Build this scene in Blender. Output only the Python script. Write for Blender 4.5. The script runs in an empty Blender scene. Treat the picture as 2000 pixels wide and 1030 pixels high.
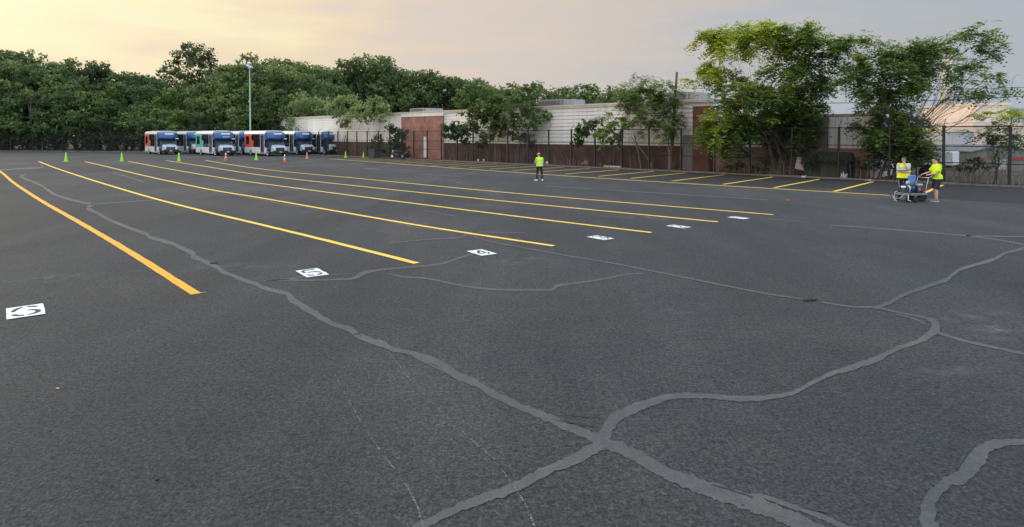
import bpy, math, random
import numpy as np
from mathutils import Vector, Matrix

R = math.radians
SC = bpy.context.scene
COL = SC.collection

# ------------------------------------------------------------------ camera
F_PX, HOR, CAM_H = 1200.0, 265.0, 2.7
CY = 297.0                            # image row of the lens axis: the photo is the lower part of a taller frame
PITCH = math.atan((CY - HOR) / F_PX)
cam_data = bpy.data.cameras.new('camera')
cam_data.sensor_width = 36.0
cam_data.lens = F_PX / 2000 * 36.0
cam_data.shift_y = -(515 - CY) / 2000
cam_data.clip_start = 0.05
cam_data.clip_end = 5000
cam = bpy.data.objects.new('camera', cam_data)
COL.objects.link(cam)
cam.location = (0, 0, CAM_H)
cam.rotation_euler = (R(90) - PITCH, 0, 0)
SC.camera = cam

# ------------------------------------------------------------------ world, sun, exposure
SUN_AZ, SUN_EL = -58.0, 17.0          # degrees from +Y towards +X; sun veiled by cloud
world = bpy.data.worlds.new("World")
SC.world = world
world.use_nodes = True
wn, wl = world.node_tree.nodes, world.node_tree.links
wn.clear()

def N(nodes, typ, **kw):
    n = nodes.new(typ)
    for k, v in kw.items():
        setattr(n, k, v)
    return n

def mth(nodes, links, op, a, b=None, clamp=False):
    n = nodes.new('ShaderNodeMath'); n.operation = op; n.use_clamp = clamp
    for i, v in enumerate((a, b)):
        if v is None: continue
        if isinstance(v, (int, float)): n.inputs[i].default_value = v
        else: links.new(v, n.inputs[i])
    return n.outputs[0]

def ramp(nodes, links, fac, stops, interp='LINEAR'):
    n = nodes.new('ShaderNodeValToRGB')
    n.color_ramp.interpolation = interp
    el = n.color_ramp.elements
    while len(el) > 1: el.remove(el[-1])
    el[0].position = stops[0][0]; el[0].color = (*stops[0][1], 1)
    for p, c in stops[1:]:
        e = el.new(p); e.color = (*c, 1)
    if fac is not None: links.new(fac, n.inputs[0])
    return n.outputs[0]

def mixc(nodes, links, fac, a, b, mode='MIX'):
    n = nodes.new('ShaderNodeMix'); n.data_type = 'RGBA'; n.blend_type = mode
    for sock, v in ((n.inputs[0], fac), (n.inputs[6], a), (n.inputs[7], b)):
        if isinstance(v, (int, float)): sock.default_value = v
        elif isinstance(v, tuple): sock.default_value = (*v, 1) if len(v) == 3 else v
        else: links.new(v, sock)
    return n.outputs[2]

tc = N(wn, 'ShaderNodeTexCoord')
sep = N(wn, 'ShaderNodeSeparateXYZ'); wl.new(tc.outputs['Generated'], sep.inputs[0])
dx, dy, dz = sep.outputs
az = mth(wn, wl, 'MULTIPLY', mth(wn, wl, 'ARCTAN2', dx, dy), 57.2958)
el_ = mth(wn, wl, 'MULTIPLY', mth(wn, wl, 'ARCSINE', dz), 57.2958)
# soft streaky cloud noise: the direction is squashed so that the streaks lie flat
mp = N(wn, 'ShaderNodeMapping'); mp.inputs['Scale'].default_value = (1.6, 1.6, 9.0)
wl.new(tc.outputs['Generated'], mp.inputs[0])
nz = N(wn, 'ShaderNodeTexNoise'); nz.inputs['Scale'].default_value = 2.6; nz.inputs['Detail'].default_value = 6; nz.inputs['Roughness'].default_value = .52
wl.new(mp.outputs[0], nz.inputs[0])
nz2 = N(wn, 'ShaderNodeTexNoise'); nz2.inputs['Scale'].default_value = 7.0; nz2.inputs['Detail'].default_value = 5
wl.new(mp.outputs[0], nz2.inputs[0])
n0 = mth(wn, wl, 'SUBTRACT', nz.outputs[0], .5)
n1 = mth(wn, wl, 'SUBTRACT', nz2.outputs[0], .5)
# distance from the glow behind the cloud (wide in azimuth, narrow in elevation)
ta0 = mth(wn, wl, 'DIVIDE', mth(wn, wl, 'SUBTRACT', az, -50.0), 27.0)
ta = mth(wn, wl, 'MAXIMUM', ta0, mth(wn, wl, 'MULTIPLY', ta0, -.5))
te0 = mth(wn, wl, 'DIVIDE', mth(wn, wl, 'SUBTRACT', el_, 13.5), 7.2)
te = mth(wn, wl, 'MAXIMUM', te0, mth(wn, wl, 'MULTIPLY', te0, -.80))
rr = mth(wn, wl, 'SQRT', mth(wn, wl, 'ADD', mth(wn, wl, 'MULTIPLY', ta, ta), mth(wn, wl, 'MULTIPLY', te, te)))
rr = mth(wn, wl, 'ADD', rr, mth(wn, wl, 'MULTIPLY', n0, 2.0))
rr = mth(wn, wl, 'ADD', rr, mth(wn, wl, 'MULTIPLY', n1, .8))
rr = mth(wn, wl, 'SUBTRACT', rr, .26)
rr = mth(wn, wl, 'DIVIDE', rr, 4.7, clamp=True)
cloud = ramp(wn, wl, rr, [(0.0, (1.06, 1.0, .68)), (.10, (1.04, .93, .60)), (.20, (.92, .75, .52)), (.30, (.77, .64, .54)),
                          (.45, (.63, .57, .53)), (.57, (.49, .505, .53)), (.70, (.43, .48, .54)), (1.0, (.39, .45, .53))])
shade = mth(wn, wl, 'ADD', mth(wn, wl, 'ADD', mth(wn, wl, 'MULTIPLY', n0, .26), mth(wn, wl, 'MULTIPLY', n1, .12)), 1.0)
# an overcast dome is brighter overhead than at the horizon
up = N(wn, 'ShaderNodeMapRange'); up.interpolation_type = 'SMOOTHSTEP'
wl.new(dz, up.inputs[0]); up.inputs[1].default_value = .22; up.inputs[2].default_value = .95; up.inputs[3].default_value = 1.0; up.inputs[4].default_value = 2.35
shade = mth(wn, wl, 'MULTIPLY', shade, up.outputs[0])
cs = N(wn, 'ShaderNodeVectorMath', operation='SCALE'); wl.new(cloud, cs.inputs[0]); wl.new(mth(wn, wl, 'MULTIPLY', shade, 10.0), cs.inputs['Scale'])
sky = N(wn, 'ShaderNodeTexSky'); sky.sky_type = 'NISHITA'; sky.sun_disc = False
sky.sun_elevation = R(SUN_EL); sky.sun_rotation = R(SUN_AZ)
# added brightening of the unseen sky behind the camera, to light the walls
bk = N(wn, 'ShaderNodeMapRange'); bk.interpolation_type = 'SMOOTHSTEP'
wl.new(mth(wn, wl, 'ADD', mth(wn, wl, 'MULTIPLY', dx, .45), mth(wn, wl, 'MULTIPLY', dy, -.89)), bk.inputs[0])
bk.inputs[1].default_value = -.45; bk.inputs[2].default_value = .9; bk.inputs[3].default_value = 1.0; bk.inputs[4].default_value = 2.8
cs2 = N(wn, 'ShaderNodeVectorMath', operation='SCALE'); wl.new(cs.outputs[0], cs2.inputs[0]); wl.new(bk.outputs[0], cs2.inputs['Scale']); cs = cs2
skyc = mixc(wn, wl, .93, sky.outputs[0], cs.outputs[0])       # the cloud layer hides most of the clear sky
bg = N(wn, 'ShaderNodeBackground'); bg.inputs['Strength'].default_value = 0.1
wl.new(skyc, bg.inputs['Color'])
wo = N(wn, 'ShaderNodeOutputWorld'); wl.new(bg.outputs[0], wo.inputs['Surface'])

sd = bpy.data.lights.new('sun', 'SUN'); sd.energy = 1.7; sd.angle = R(18); sd.color = (1, .86, .66)
sun = bpy.data.objects.new('sun', sd); COL.objects.link(sun)
sdir = Vector((math.sin(R(SUN_AZ)) * math.cos(R(SUN_EL)), math.cos(R(SUN_AZ)) * math.cos(R(SUN_EL)), math.sin(R(SUN_EL))))
sun.rotation_euler = sdir.to_track_quat('Z', 'Y').to_euler()

SC.view_settings.view_transform = 'Standard'
SC.view_settings.look = 'None'
SC.view_settings.exposure = 0.0
SC.view_settings.gamma = 1.0
SC.view_settings.use_curve_mapping = False
SC.cycles.max_bounces = 6
SC.cycles.transparent_max_bounces = 8

rng = np.random.default_rng(7)
random.seed(7)

# ------------------------------------------------------------------ survey: sight line of a point in the photo -> place in the lot
def ray(x, y):
    u = (x - 1000) / F_PX; v = (CY - y) / F_PX
    return np.array([u, math.cos(PITCH) + v * math.sin(PITCH), -math.sin(PITCH) + v * math.cos(PITCH)])
def G(x, y, z=0.0):
    d = ray(x, y); t = (CAM_H - z) / -d[2]
    return (d[0] * t, d[1] * t)
def W(x, y, Y):
    d = ray(x, y); t = Y / d[1]
    return np.array([d[0] * t, Y, CAM_H + d[2] * t])

# fence frame: s along the fence (towards the camera's right), t away from the lot
FA = np.array(G(834, 313)); FB = np.array(G(1973, 365))
FE = (FB - FA) / np.linalg.norm(FB - FA); FN = np.array([-FE[1], FE[0]])
FROT = math.atan2(FE[1], FE[0])
def FP(s, t, z=0.0):
    p = FA + FE * s + FN * t
    return (p[0], p[1], z)
def S(px, t=0.0):
    d = ray(px, HOR)[:2]; o = FA + FN * t
    k, s = np.linalg.solve(np.array([[d[0], -FE[0]], [d[1], -FE[1]]]), o)
    return s
def SY(px, t=0.0):                      # forward distance of that place
    return FP(S(px, t), t)[1]
def SZ(px, py, t=0.0):                  # height of a photo point on the vertical plane at offset t
    return W(px, py, SY(px, t))[2]

# ------------------------------------------------------------------ mesh helpers
def mesh_np(name, V, Fq, mats, parent=None, tint=None, smooth=False, loc=None, rot=None, midx=None):
    V = np.asarray(V, dtype=np.float32); Fq = np.asarray(Fq, dtype=np.int32)
    me = bpy.data.meshes.new(name)
    k = Fq.shape[1]; n = Fq.shape[0]
    me.vertices.add(len(V)); me.vertices.foreach_set('co', V.ravel())
    me.loops.add(n * k); me.loops.foreach_set('vertex_index', Fq.ravel())
    me.polygons.add(n); me.polygons.foreach_set('loop_start', np.arange(0, n * k, k, dtype=np.int32))
    if tint is not None:
        a = me.attributes.new('tint', 'FLOAT', 'POINT'); a.data.foreach_set('value', np.asarray(tint, dtype=np.float32))
    me.update(calc_edges=True)
    return link(name, me, mats, parent, smooth, loc, rot)

def link(name, me, mats, parent=None, smooth=False, loc=None, rot=None):
    for m in (mats if isinstance(mats, (list, tuple)) else [mats]):
        if len(me.materials) < (len(mats) if isinstance(mats, (list, tuple)) else 1): me.materials.append(m)
    if smooth:
        me.polygons.foreach_set('use_smooth', [True] * len(me.polygons))
    o = bpy.data.objects.new(name, me); COL.objects.link(o)
    if parent is not None: o.parent = parent
    if loc is not None: o.location = loc
    if rot is not None: o.rotation_euler = rot
    return o

class MB:
    """collects simple solids and links them as one mesh"""
    def __init__(s): s.v = []; s.f = []; s.m = []; s.mi = 0
    def add(s, vs, fs):
        b = len(s.v); s.v += [tuple(p) for p in vs]; s.f += [tuple(b + i for i in f) for f in fs]; s.m += [s.mi] * len(fs); return s
    def box(s, x0, x1, y0, y1, z0, z1, bev=0.0):
        if bev <= 0:
            vs = [(x, y, z) for x in (x0, x1) for y in (y0, y1) for z in (z0, z1)]
            return s.add(vs, [(0, 1, 3, 2), (4, 6, 7, 5), (0, 4, 5, 1), (2, 3, 7, 6), (0, 2, 6, 4), (1, 5, 7, 3)])
        pr = []
        for z, i in ((z0, bev), (z0 + bev, 0), (z1 - bev, 0), (z1, bev)):
            pr.append([(x0 + i + bev * 0, y0 + i, z), (x1 - i, y0 + i, z), (x1 - i, y1 - i, z), (x0 + i, y1 - i, z)])
        vs = [p for r in pr for p in r]; fs = [(3, 2, 1, 0), (12, 13, 14, 15)]
        for k in range(3):
            for i in range(4):
                fs.append((k * 4 + i, k * 4 + (i + 1) % 4, k * 4 + 4 + (i + 1) % 4, k * 4 + 4 + i))
        return s.add(vs, fs)
    def prism(s, poly, a0, a1, axis='y'):
        """poly: 2D outline, extruded along axis between a0 and a1"""
        n = len(poly)
        def P(p, a):
            return {'y': (p[0], a, p[1]), 'x': (a, p[0], p[1]), 'z': (p[0], p[1], a)}[axis]
        vs = [P(p, a0) for p in poly] + [P(p, a1) for p in poly]
        fs = [tuple(range(n))[::-1], tuple(range(n, 2 * n))] + [(i, (i + 1) % n, n + (i + 1) % n, n + i) for i in range(n)]
        return s.add(vs, fs)
    def tube(s, pts, rad, n=8, cap=True, hint=(1, 0, 0)):
        pts = [Vector(p) for p in pts]
        if isinstance(rad, (int, float)): rad = [rad] * len(pts)
        vs = []; fs = []
        u = None
        for i, p in enumerate(pts):
            d = (pts[min(i + 1, len(pts) - 1)] - pts[max(i - 1, 0)])
            d = d.normalized() if d.length > 1e-9 else Vector((0, 0, 1))
            h = Vector(hint) if u is None else u
            u = h - d * h.dot(d)
            if u.length < 1e-3: u = d.orthogonal()
            u.normalize(); w = d.cross(u)
            r = rad[i]; ra, rb = r if isinstance(r, tuple) else (r, r)
            for k in range(n):
                a = 2 * math.pi * k / n
                vs.append(p + u * (ra * math.cos(a)) + w * (rb * math.sin(a)))
        for i in range(len(pts) - 1):
            for k in range(n):
                fs.append((i * n + k, i * n + (k + 1) % n, (i + 1) * n + (k + 1) % n, (i + 1) * n + k))
        if cap:
            fs.append(tuple(range(n))[::-1]); fs.append(tuple(range((len(pts) - 1) * n, len(pts) * n)))
        return s.add(vs, fs)
    def lathe(s, prof, c=(0, 0, 0), n=16, axis='z'):
        vs = []; fs = []
        for r, a in prof:
            for k in range(n):
                t = 2 * math.pi * k / n; x, y = r * math.cos(t), r * math.sin(t)
                p = {'z': (x, y, a), 'y': (x, a, y), 'x': (a, x, y)}[axis]
                vs.append((p[0] + c[0], p[1] + c[1], p[2] + c[2]))
        for i in range(len(prof) - 1):
            for k in range(n):
                fs.append((i * n + k, i * n + (k + 1) % n, (i + 1) * n + (k + 1) % n, (i + 1) * n + k))
        fs.append(tuple(range(n))[::-1]); fs.append(tuple(range((len(prof) - 1) * n, len(prof) * n)))
        return s.add(vs, fs)
    def ball(s, c, r, n=12, m=8):
        r = r if isinstance(r, tuple) else (r, r, r)
        vs = []; fs = []
        for i in range(1, m):
            a = math.pi * i / m
            for k in range(n):
                b = 2 * math.pi * k / n
                vs.append((c[0] + r[0] * math.sin(a) * math.cos(b), c[1] + r[1] * math.sin(a) * math.sin(b), c[2] + r[2] * math.cos(a)))
        for i in range(m - 2):
            for k in range(n):
                fs.append((i * n + k, (i + 1) * n + k, (i + 1) * n + (k + 1) % n, i * n + (k + 1) % n))
        t = len(vs); vs += [(c[0], c[1], c[2] + r[2]), (c[0], c[1], c[2] - r[2])]
        for k in range(n):
            fs.append((t, k, (k + 1) % n)); fs.append((t + 1, (m - 2) * n + (k + 1) % n, (m - 2) * n + k))
        return s.add(vs, fs)
    def xf(s, M, start=0):
        s.v = s.v[:start] + [tuple(M @ Vector(p)) for p in s.v[start:]]; return s
    def build(s, name, mats, parent=None, smooth=False, loc=None, rot=None, recalc=True):
        me = bpy.data.meshes.new(name); me.from_pydata(s.v, [], s.f)
        if recalc:
            import bmesh
            bm = bmesh.new(); bm.from_mesh(me); bmesh.ops.recalc_face_normals(bm, faces=bm.faces); bm.to_mesh(me); bm.free()
        if isinstance(mats, (list, tuple)):
            for m in mats: me.materials.append(m)
            me.polygons.foreach_set('material_index', s.m)
        else: me.materials.append(mats)
        me.update()
        return link(name, me, [], parent, smooth, loc, rot)

def tag(o, label=None, cat=None, group=None, kind=None):
    if label: o['label'] = label
    if cat: o['category'] = cat
    if group: o['group'] = group
    if kind: o['kind'] = kind
    return o
def empty(name, loc=(0, 0, 0), rz=0.0, **kw):
    o = bpy.data.objects.new(name, None); COL.objects.link(o); o.location = loc; o.rotation_euler = (0, 0, rz)
    o.empty_display_size = .2
    return tag(o, **kw)
def copy_tree(o, parent=None):
    kids = [c for c in o.children]
    c = o.copy(); COL.objects.link(c); c.parent = parent
    for ch in kids: copy_tree(ch, c)
    return c

# ------------------------------------------------------------------ materials
def mat(name, col, rough=.6, metal=0.0, var=.12, scale=6.0, bump=0.0, bscale=40.0, spec=.5, col2=None, coat=0.0):
    m = bpy.data.materials.new(name); m.use_nodes = True
    n, l = m.node_tree.nodes, m.node_tree.links
    b = n['Principled BSDF']
    t = N(n, 'ShaderNodeTexCoord'); z = N(n, 'ShaderNodeTexNoise'); z.inputs['Scale'].default_value = scale; z.inputs['Detail'].default_value = 5
    l.new(t.outputs['Object'], z.inputs[0])
    c2 = col2 or tuple(c * (1 - var * 2.2) for c in col)
    c1 = tuple(min(1, c * (1 + var)) for c in col)
    l.new(ramp(n, l, z.outputs[0], [(.3, c2), (.7, c1)]), b.inputs['Base Color'])
    b.inputs['Roughness'].default_value = rough; b.inputs['Metallic'].default_value = metal
    b.inputs['Specular IOR Level'].default_value = spec; b.inputs['Coat Weight'].default_value = coat
    if bump:
        z2 = N(n, 'ShaderNodeTexNoise'); z2.inputs['Scale'].default_value = bscale; z2.inputs['Detail'].default_value = 4
        l.new(t.outputs['Object'], z2.inputs[0])
        bp = N(n, 'ShaderNodeBump'); bp.inputs['Strength'].default_value = bump; bp.inputs['Distance'].default_value = .02
        l.new(z2.outputs[0], bp.inputs['Height']); l.new(bp.outputs[0], b.inputs['Normal'])
    return m

def mat_asphalt(name='asphalt'):
    m = bpy.data.materials.new(name); m.use_nodes = True
    n, l = m.node_tree.nodes, m.node_tree.links; b = n['Principled BSDF']
    t = N(n, 'ShaderNodeTexCoord'); O = t.outputs['Object']
    def noise(sc, det=3, rough=.5, vec=None, dist=0.0):
        z = N(n, 'ShaderNodeTexNoise'); z.inputs['Scale'].default_value = sc; z.inputs['Detail'].default_value = det
        z.inputs['Roughness'].default_value = rough; z.inputs['Distortion'].default_value = dist
        l.new(vec or O, z.inputs[0]); return z.outputs[0]
    mpn = N(n, 'ShaderNodeMapping'); mpn.inputs['Rotation'].default_value = (0, 0, R(47)); mpn.inputs['Scale'].default_value = (1, .22, 1)
    l.new(O, mpn.inputs[0])
    big = noise(.11, 5, .55, dist=.6)
    streak = noise(.45, 6, .6, mpn.outputs[0], .4)
    mid = noise(2.4, 5, .65)
    fine = noise(38, 4, .7)
    v = N(n, 'ShaderNodeTexVoronoi'); v.inputs['Scale'].default_value = 62; l.new(O, v.inputs[0])
    base = ramp(n, l, big, [(.32, (.038, .0396, .0415)), (.5, (.0455, .0465, .048)), (.68, (.063, .062, .061))])
    c = mixc(n, l, 1.0, base, ramp(n, l, streak, [(.30, (.80, .80, .80)), (.5, (1, 1, 1)), (.72, (1.34, 1.31, 1.27))]), 'MULTIPLY')
    c = mixc(n, l, 1.0, c, ramp(n, l, mid, [(.3, (.86, .87, .90)), (.7, (1.12, 1.10, 1.06))]), 'MULTIPLY')
    c = mixc(n, l, 1.0, c, ramp(n, l, fine, [(.32, (.32, .32, .32)), (.5, (1, 1, 1)), (.66, (1.9, 1.88, 1.85))]), 'MULTIPLY')
    c = mixc(n, l, 1.0, c, ramp(n, l, noise(16, 5, .72), [(.32, (.44, .44, .45)), (.5, (1, 1, 1)), (.68, (1.52, 1.51, 1.50))]), 'MULTIPLY')
    tn = noise(.30, 4, .6)
    c = mixc(n, l, 1.0, c, ramp(n, l, tn, [(.32, (.93, 1.0, 1.06)), (.5, (1, 1, 1)), (.66, (1.03, 1.0, .99))]), 'MULTIPLY')
    # pale chips of stone here and there in the surface
    chip = ramp(n, l, v.outputs['Color'], [(.80, (0, 0, 0)), (.86, (1, 1, 1))])
    chip = mth(n, l, 'MULTIPLY', chip, ramp(n, l, v.outputs['Distance'], [(.30, (1, 1, 1)), (.45, (0, 0, 0))]))
    c = mixc(n, l, mth(n, l, 'MULTIPLY', chip, .30), c, (.17, .165, .16))
    l.new(c, b.inputs['Base Color'])
    b.inputs['Roughness'].default_value = .88; b.inputs['Specular IOR Level'].default_value = .35
    h = mth(n, l, 'ADD', mth(n, l, 'MULTIPLY', fine, 1.0), mth(n, l, 'MULTIPLY', v.outputs['Distance'], -.45))
    h = mth(n, l, 'ADD', h, mth(n, l, 'MULTIPLY', noise(17, 4, .65), 1.5))
    bp = N(n, 'ShaderNodeBump'); bp.inputs['Strength'].default_value = .95; bp.inputs['Distance'].default_value = .020
    l.new(h, bp.inputs['Height']); l.new(bp.outputs[0], b.inputs['Normal'])
    return m

def mat_seal():
    m = bpy.data.materials.new('crack_filler'); m.use_nodes = True
    n, l = m.node_tree.nodes, m.node_tree.links; b = n['Principled BSDF']
    t = N(n, 'ShaderNodeTexCoord'); O = t.outputs['Object']
    def noise(sc, det=4):
        z = N(n, 'ShaderNodeTexNoise'); z.inputs['Scale'].default_value = sc; z.inputs['Detail'].default_value = det; z.inputs['Roughness'].default_value = .65
        l.new(O, z.inputs[0]); return z.outputs[0]
    c = ramp(n, l, noise(.35), [(.35, (.064, .068, .072)), (.65, (.106, .100, .092))])
    c = mixc(n, l, 1.0, c, ramp(n, l, noise(9), [(.3, (.80, .80, .80)), (.7, (1.16, 1.16, 1.16))]), 'MULTIPLY')
    c = mixc(n, l, 1.0, c, ramp(n, l, noise(55, 5), [(.28, (.62, .62, .62)), (.5, (1, 1, 1)), (.7, (1.22, 1.22, 1.22))]), 'MULTIPLY')
    c = mixc(n, l, ramp(n, l, noise(4.5, 7), [(.56, (0, 0, 0)), (.68, (.55, .55, .55))]), c, (.055, .057, .060))
    l.new(c, b.inputs['Base Color']); b.inputs['Roughness'].default_value = .8; b.inputs['Specular IOR Level'].default_value = .4
    bp = N(n, 'ShaderNodeBump'); bp.inputs['Strength'].default_value = .35; bp.inputs['Distance'].default_value = .006
    l.new(noise(70), bp.inputs['Height']); l.new(bp.outputs[0], b.inputs['Normal'])
    return m

def mat_paint(name, col, wear=.1):
    m = bpy.data.materials.new(name); m.use_nodes = True
    n, l = m.node_tree.nodes, m.node_tree.links; b = n['Principled BSDF']
    t = N(n, 'ShaderNodeTexCoord'); O = t.outputs['Object']
    def noise(sc, det=4):
        z = N(n, 'ShaderNodeTexNoise'); z.inputs['Scale'].default_value = sc; z.inputs['Detail'].default_value = det; z.inputs['Roughness'].default_value = .7
        l.new(O, z.inputs[0]); return z.outputs[0]
    c = ramp(n, l, noise(3), [(.3, tuple(v * .88 for v in col)), (.7, tuple(min(1, v * 1.06) for v in col))])
    pits = ramp(n, l, noise(55), [(.26 + wear * .2, (1, 1, 1)), (.34 + wear * .2, (0, 0, 0))])
    c = mixc(n, l, mth(n, l, 'MULTIPLY', pits, .6), c, (.07, .065, .05))
    l.new(c, b.inputs['Base Color']); b.inputs['Roughness'].default_value = .55
    bp = N(n, 'ShaderNodeBump'); bp.inputs['Strength'].default_value = .5; bp.inputs['Distance'].default_value = .008
    l.new(noise(45), bp.inputs['Height']); l.new(bp.outputs[0], b.inputs['Normal'])
    return m

def mat_leaf(name, dark, mid, light, trans=.32, vary=.08):
    m = bpy.data.materials.new(name); m.use_nodes = True
    n, l = m.node_tree.nodes, m.node_tree.links; n.clear()
    a = N(n, 'ShaderNodeAttribute'); a.attribute_name = 'tint'
    oi = N(n, 'ShaderNodeObjectInfo')
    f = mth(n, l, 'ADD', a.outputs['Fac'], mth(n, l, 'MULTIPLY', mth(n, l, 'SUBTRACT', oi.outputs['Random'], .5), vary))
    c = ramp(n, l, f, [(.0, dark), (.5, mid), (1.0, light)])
    d = N(n, 'ShaderNodeBsdfPrincipled'); l.new(c, d.inputs['Base Color']); d.inputs['Roughness'].default_value = .55; d.inputs['Specular IOR Level'].default_value = .25
    tr = N(n, 'ShaderNodeBsdfTranslucent')
    hs = N(n, 'ShaderNodeHueSaturation'); hs.inputs['Hue'].default_value = .47; hs.inputs['Value'].default_value = 1.5; l.new(c, hs.inputs['Color']); l.new(hs.outputs[0], tr.inputs[0])
    mx = N(n, 'ShaderNodeMixShader'); mx.inputs[0].default_value = trans
    l.new(d.outputs[0], mx.inputs[1]); l.new(tr.outputs[0], mx.inputs[2])
    o = N(n, 'ShaderNodeOutputMaterial'); l.new(mx.outputs[0], o.inputs[0])
    return m

def mat_brick(name, c1, c2, mortar, sx=1.0):
    m = bpy.data.materials.new(name); m.use_nodes = True
    n, l = m.node_tree.nodes, m.node_tree.links; b = n['Principled BSDF']
    t = N(n, 'ShaderNodeTexCoord'); sp = N(n, 'ShaderNodeSeparateXYZ'); l.new(t.outputs['Object'], sp.inputs[0])
    cb = N(n, 'ShaderNodeCombineXYZ'); l.new(mth(n, l, 'ADD', sp.outputs[0], sp.outputs[1]), cb.inputs[0]); l.new(sp.outputs[2], cb.inputs[1])
    br = N(n, 'ShaderNodeTexBrick'); l.new(cb.outputs[0], br.inputs[0])
    br.inputs['Scale'].default_value = 1.0; br.inputs['Brick Width'].default_value = .215; br.inputs['Row Height'].default_value = .075; br.inputs['Mortar Size'].default_value = .006
    br.inputs['Color1'].default_value = (*c1, 1); br.inputs['Color2'].default_value = (*c2, 1); br.inputs['Mortar'].default_value = (*mortar, 1)
    z = N(n, 'ShaderNodeTexNoise'); z.inputs['Scale'].default_value = .9; z.inputs['Detail'].default_value = 6; l.new(t.outputs['Object'], z.inputs[0])
    c = mixc(n, l, 1.0, br.outputs[0], ramp(n, l, z.outputs[0], [(.3, (.62, .60, .60)), (.7, (1.2, 1.2, 1.2))]), 'MULTIPLY')
    l.new(c, b.inputs['Base Color']); b.inputs['Roughness'].default_value = .9
    bp = N(n, 'ShaderNodeBump'); bp.inputs['Distance'].default_value = .01; bp.inputs['Strength'].default_value = .6
    l.new(mth(n, l, 'SUBTRACT', 1.0, br.outputs['Fac']), bp.inputs['Height']); l.new(bp.outputs[0], b.inputs['Normal'])
    return m

def mat_streaky(name, col, dirt, amt=.5):
    """painted wall or metal with dirt running down it"""
    m = bpy.data.materials.new(name); m.use_nodes = True
    n, l = m.node_tree.nodes, m.node_tree.links; b = n['Principled BSDF']
    t = N(n, 'ShaderNodeTexCoord'); mpn = N(n, 'ShaderNodeMapping'); mpn.inputs['Scale'].default_value = (2.2, 2.2, .25); l.new(t.outputs['Object'], mpn.inputs[0])
    z = N(n, 'ShaderNodeTexNoise'); z.inputs['Scale'].default_value = 1.6; z.inputs['Detail'].default_value = 7; z.inputs['Roughness'].default_value = .65; l.new(mpn.outputs[0], z.inputs[0])
    z2 = N(n, 'ShaderNodeTexNoise'); z2.inputs['Scale'].default_value = .5; z2.inputs['Detail'].default_value = 5; l.new(t.outputs['Object'], z2.inputs[0])
    f = mth(n, l, 'MULTIPLY', ramp(n, l, z.outputs[0], [(.45, (0, 0, 0)), (.75, (1, 1, 1))]), amt)
    c = mixc(n, l, f, ramp(n, l, z2.outputs[0], [(.3, tuple(v * .82 for v in col)), (.7, col)]), dirt)
    l.new(c, b.inputs['Base Color']); b.inputs['Roughness'].default_value = .6
    return m

def mat_glass(name, col, rough=.08):
    m = mat(name, col, rough=rough, var=.05, spec=.4)
    return m

M = {}
M['asphalt'] = mat_asphalt()
M['seal'] = mat_seal()
M['yellow'] = mat_paint('yellow_road_paint', (.90, .60, .085))
M['yellow_fresh'] = mat_paint('orange_yellow_road_paint', (.84, .39, .018))
M['white_paint'] = mat_paint('white_road_paint', (.78, .80, .82), .0)
M['black_paint'] = mat('black_road_paint', (.035, .037, .04), rough=.8)
M['chalk'] = mat('chalk', (.34, .35, .36), rough=.9)
M['soil'] = mat('soil', (.042, .031, .025), rough=.95, var=.35, scale=3, bump=.7, bscale=14)
M['grass_ground'] = mat('rough_ground', (.05, .065, .03), rough=.95, var=.35, scale=.8, bump=.7, bscale=8)
M['concrete'] = mat('concrete', (.27, .255, .235), rough=.9, var=.2, scale=2.5, bump=.3, bscale=30)
M['kerb_dirty'] = mat_streaky('dirty_kerb', (.17, .15, .13), (.05, .042, .036), .8)
M['black_metal'] = mat('black_coated_metal', (.012, .012, .014), rough=.5, var=.1)
M['wire'] = mat('black_coated_wire', (.018, .018, .020), rough=.5)
M['siding'] = mat_streaky('white_siding', (.80, .785, .74), (.40, .37, .32), .38)
M['siding_bright'] = mat_streaky('white_wall_paint', (.84, .86, .89), (.52, .52, .52), .30)
M['fascia'] = mat_streaky('sun_tinted_fascia', (.70, .60, .45), (.35, .27, .18), .4)  # warm tone paints the orange sunlight on the roof edge into the colour
M['brick_dark'] = mat_brick('dark_brick', (.10, .048, .040), (.075, .037, .032), (.085, .065, .055))
M['brick_pink'] = mat_brick('pink_brick', (.40, .185, .14), (.33, .15, .115), (.34, .22, .18))
M['brick_red'] = mat_brick('red_brick', (.20, .075, .05), (.15, .06, .042), (.16, .11, .09))
M['brick_pale'] = mat_brick('pale_brick', (.30, .19, .165), (.25, .15, .13), (.28, .2, .18))
M['door_grey'] = mat_streaky('grey_door_paint', (.22, .23, .235), (.12, .11, .10), .5)
M['grey_board'] = mat_streaky('weathered_grey_board', (.19, .185, .18), (.07, .065, .06), .9)
M['roof_grey'] = mat('roof_felt', (.16, .16, .165), rough=.9, var=.2)
M['galv'] = mat('galvanised_metal', (.42, .43, .44), rough=.45, metal=.4, var=.15)
M['galv_rust'] = mat_streaky('rusty_grey_metal', (.30, .28, .27), (.14, .08, .06), .8)
M['peach'] = mat_streaky('peach_render', (.72, .60, .51), (.42, .30, .22), .3)
M['pale_wall'] = mat_streaky('pale_grey_wall', (.52, .53, .53), (.30, .30, .30), .5)
M['stack'] = mat_streaky('chimney_concrete', (.60, .55, .48), (.44, .38, .32), .4)
M['wood_pole'] = mat_streaky('pole_wood', (.20, .105, .085), (.09, .06, .05), .6)
M['shed'] = mat_streaky('dark_shed_board', (.055, .062, .060), (.03, .03, .03), .6)
M['shed_roof'] = mat('dark_shingle', (.045, .055, .055), rough=.85, var=.3, bump=.5, bscale=10)
M['red'] = mat('red_trim', (.30, .03, .035), rough=.5)
M['bark'] = mat_streaky('bark', (.095, .082, .068), (.04, .034, .028), .7)
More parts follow.
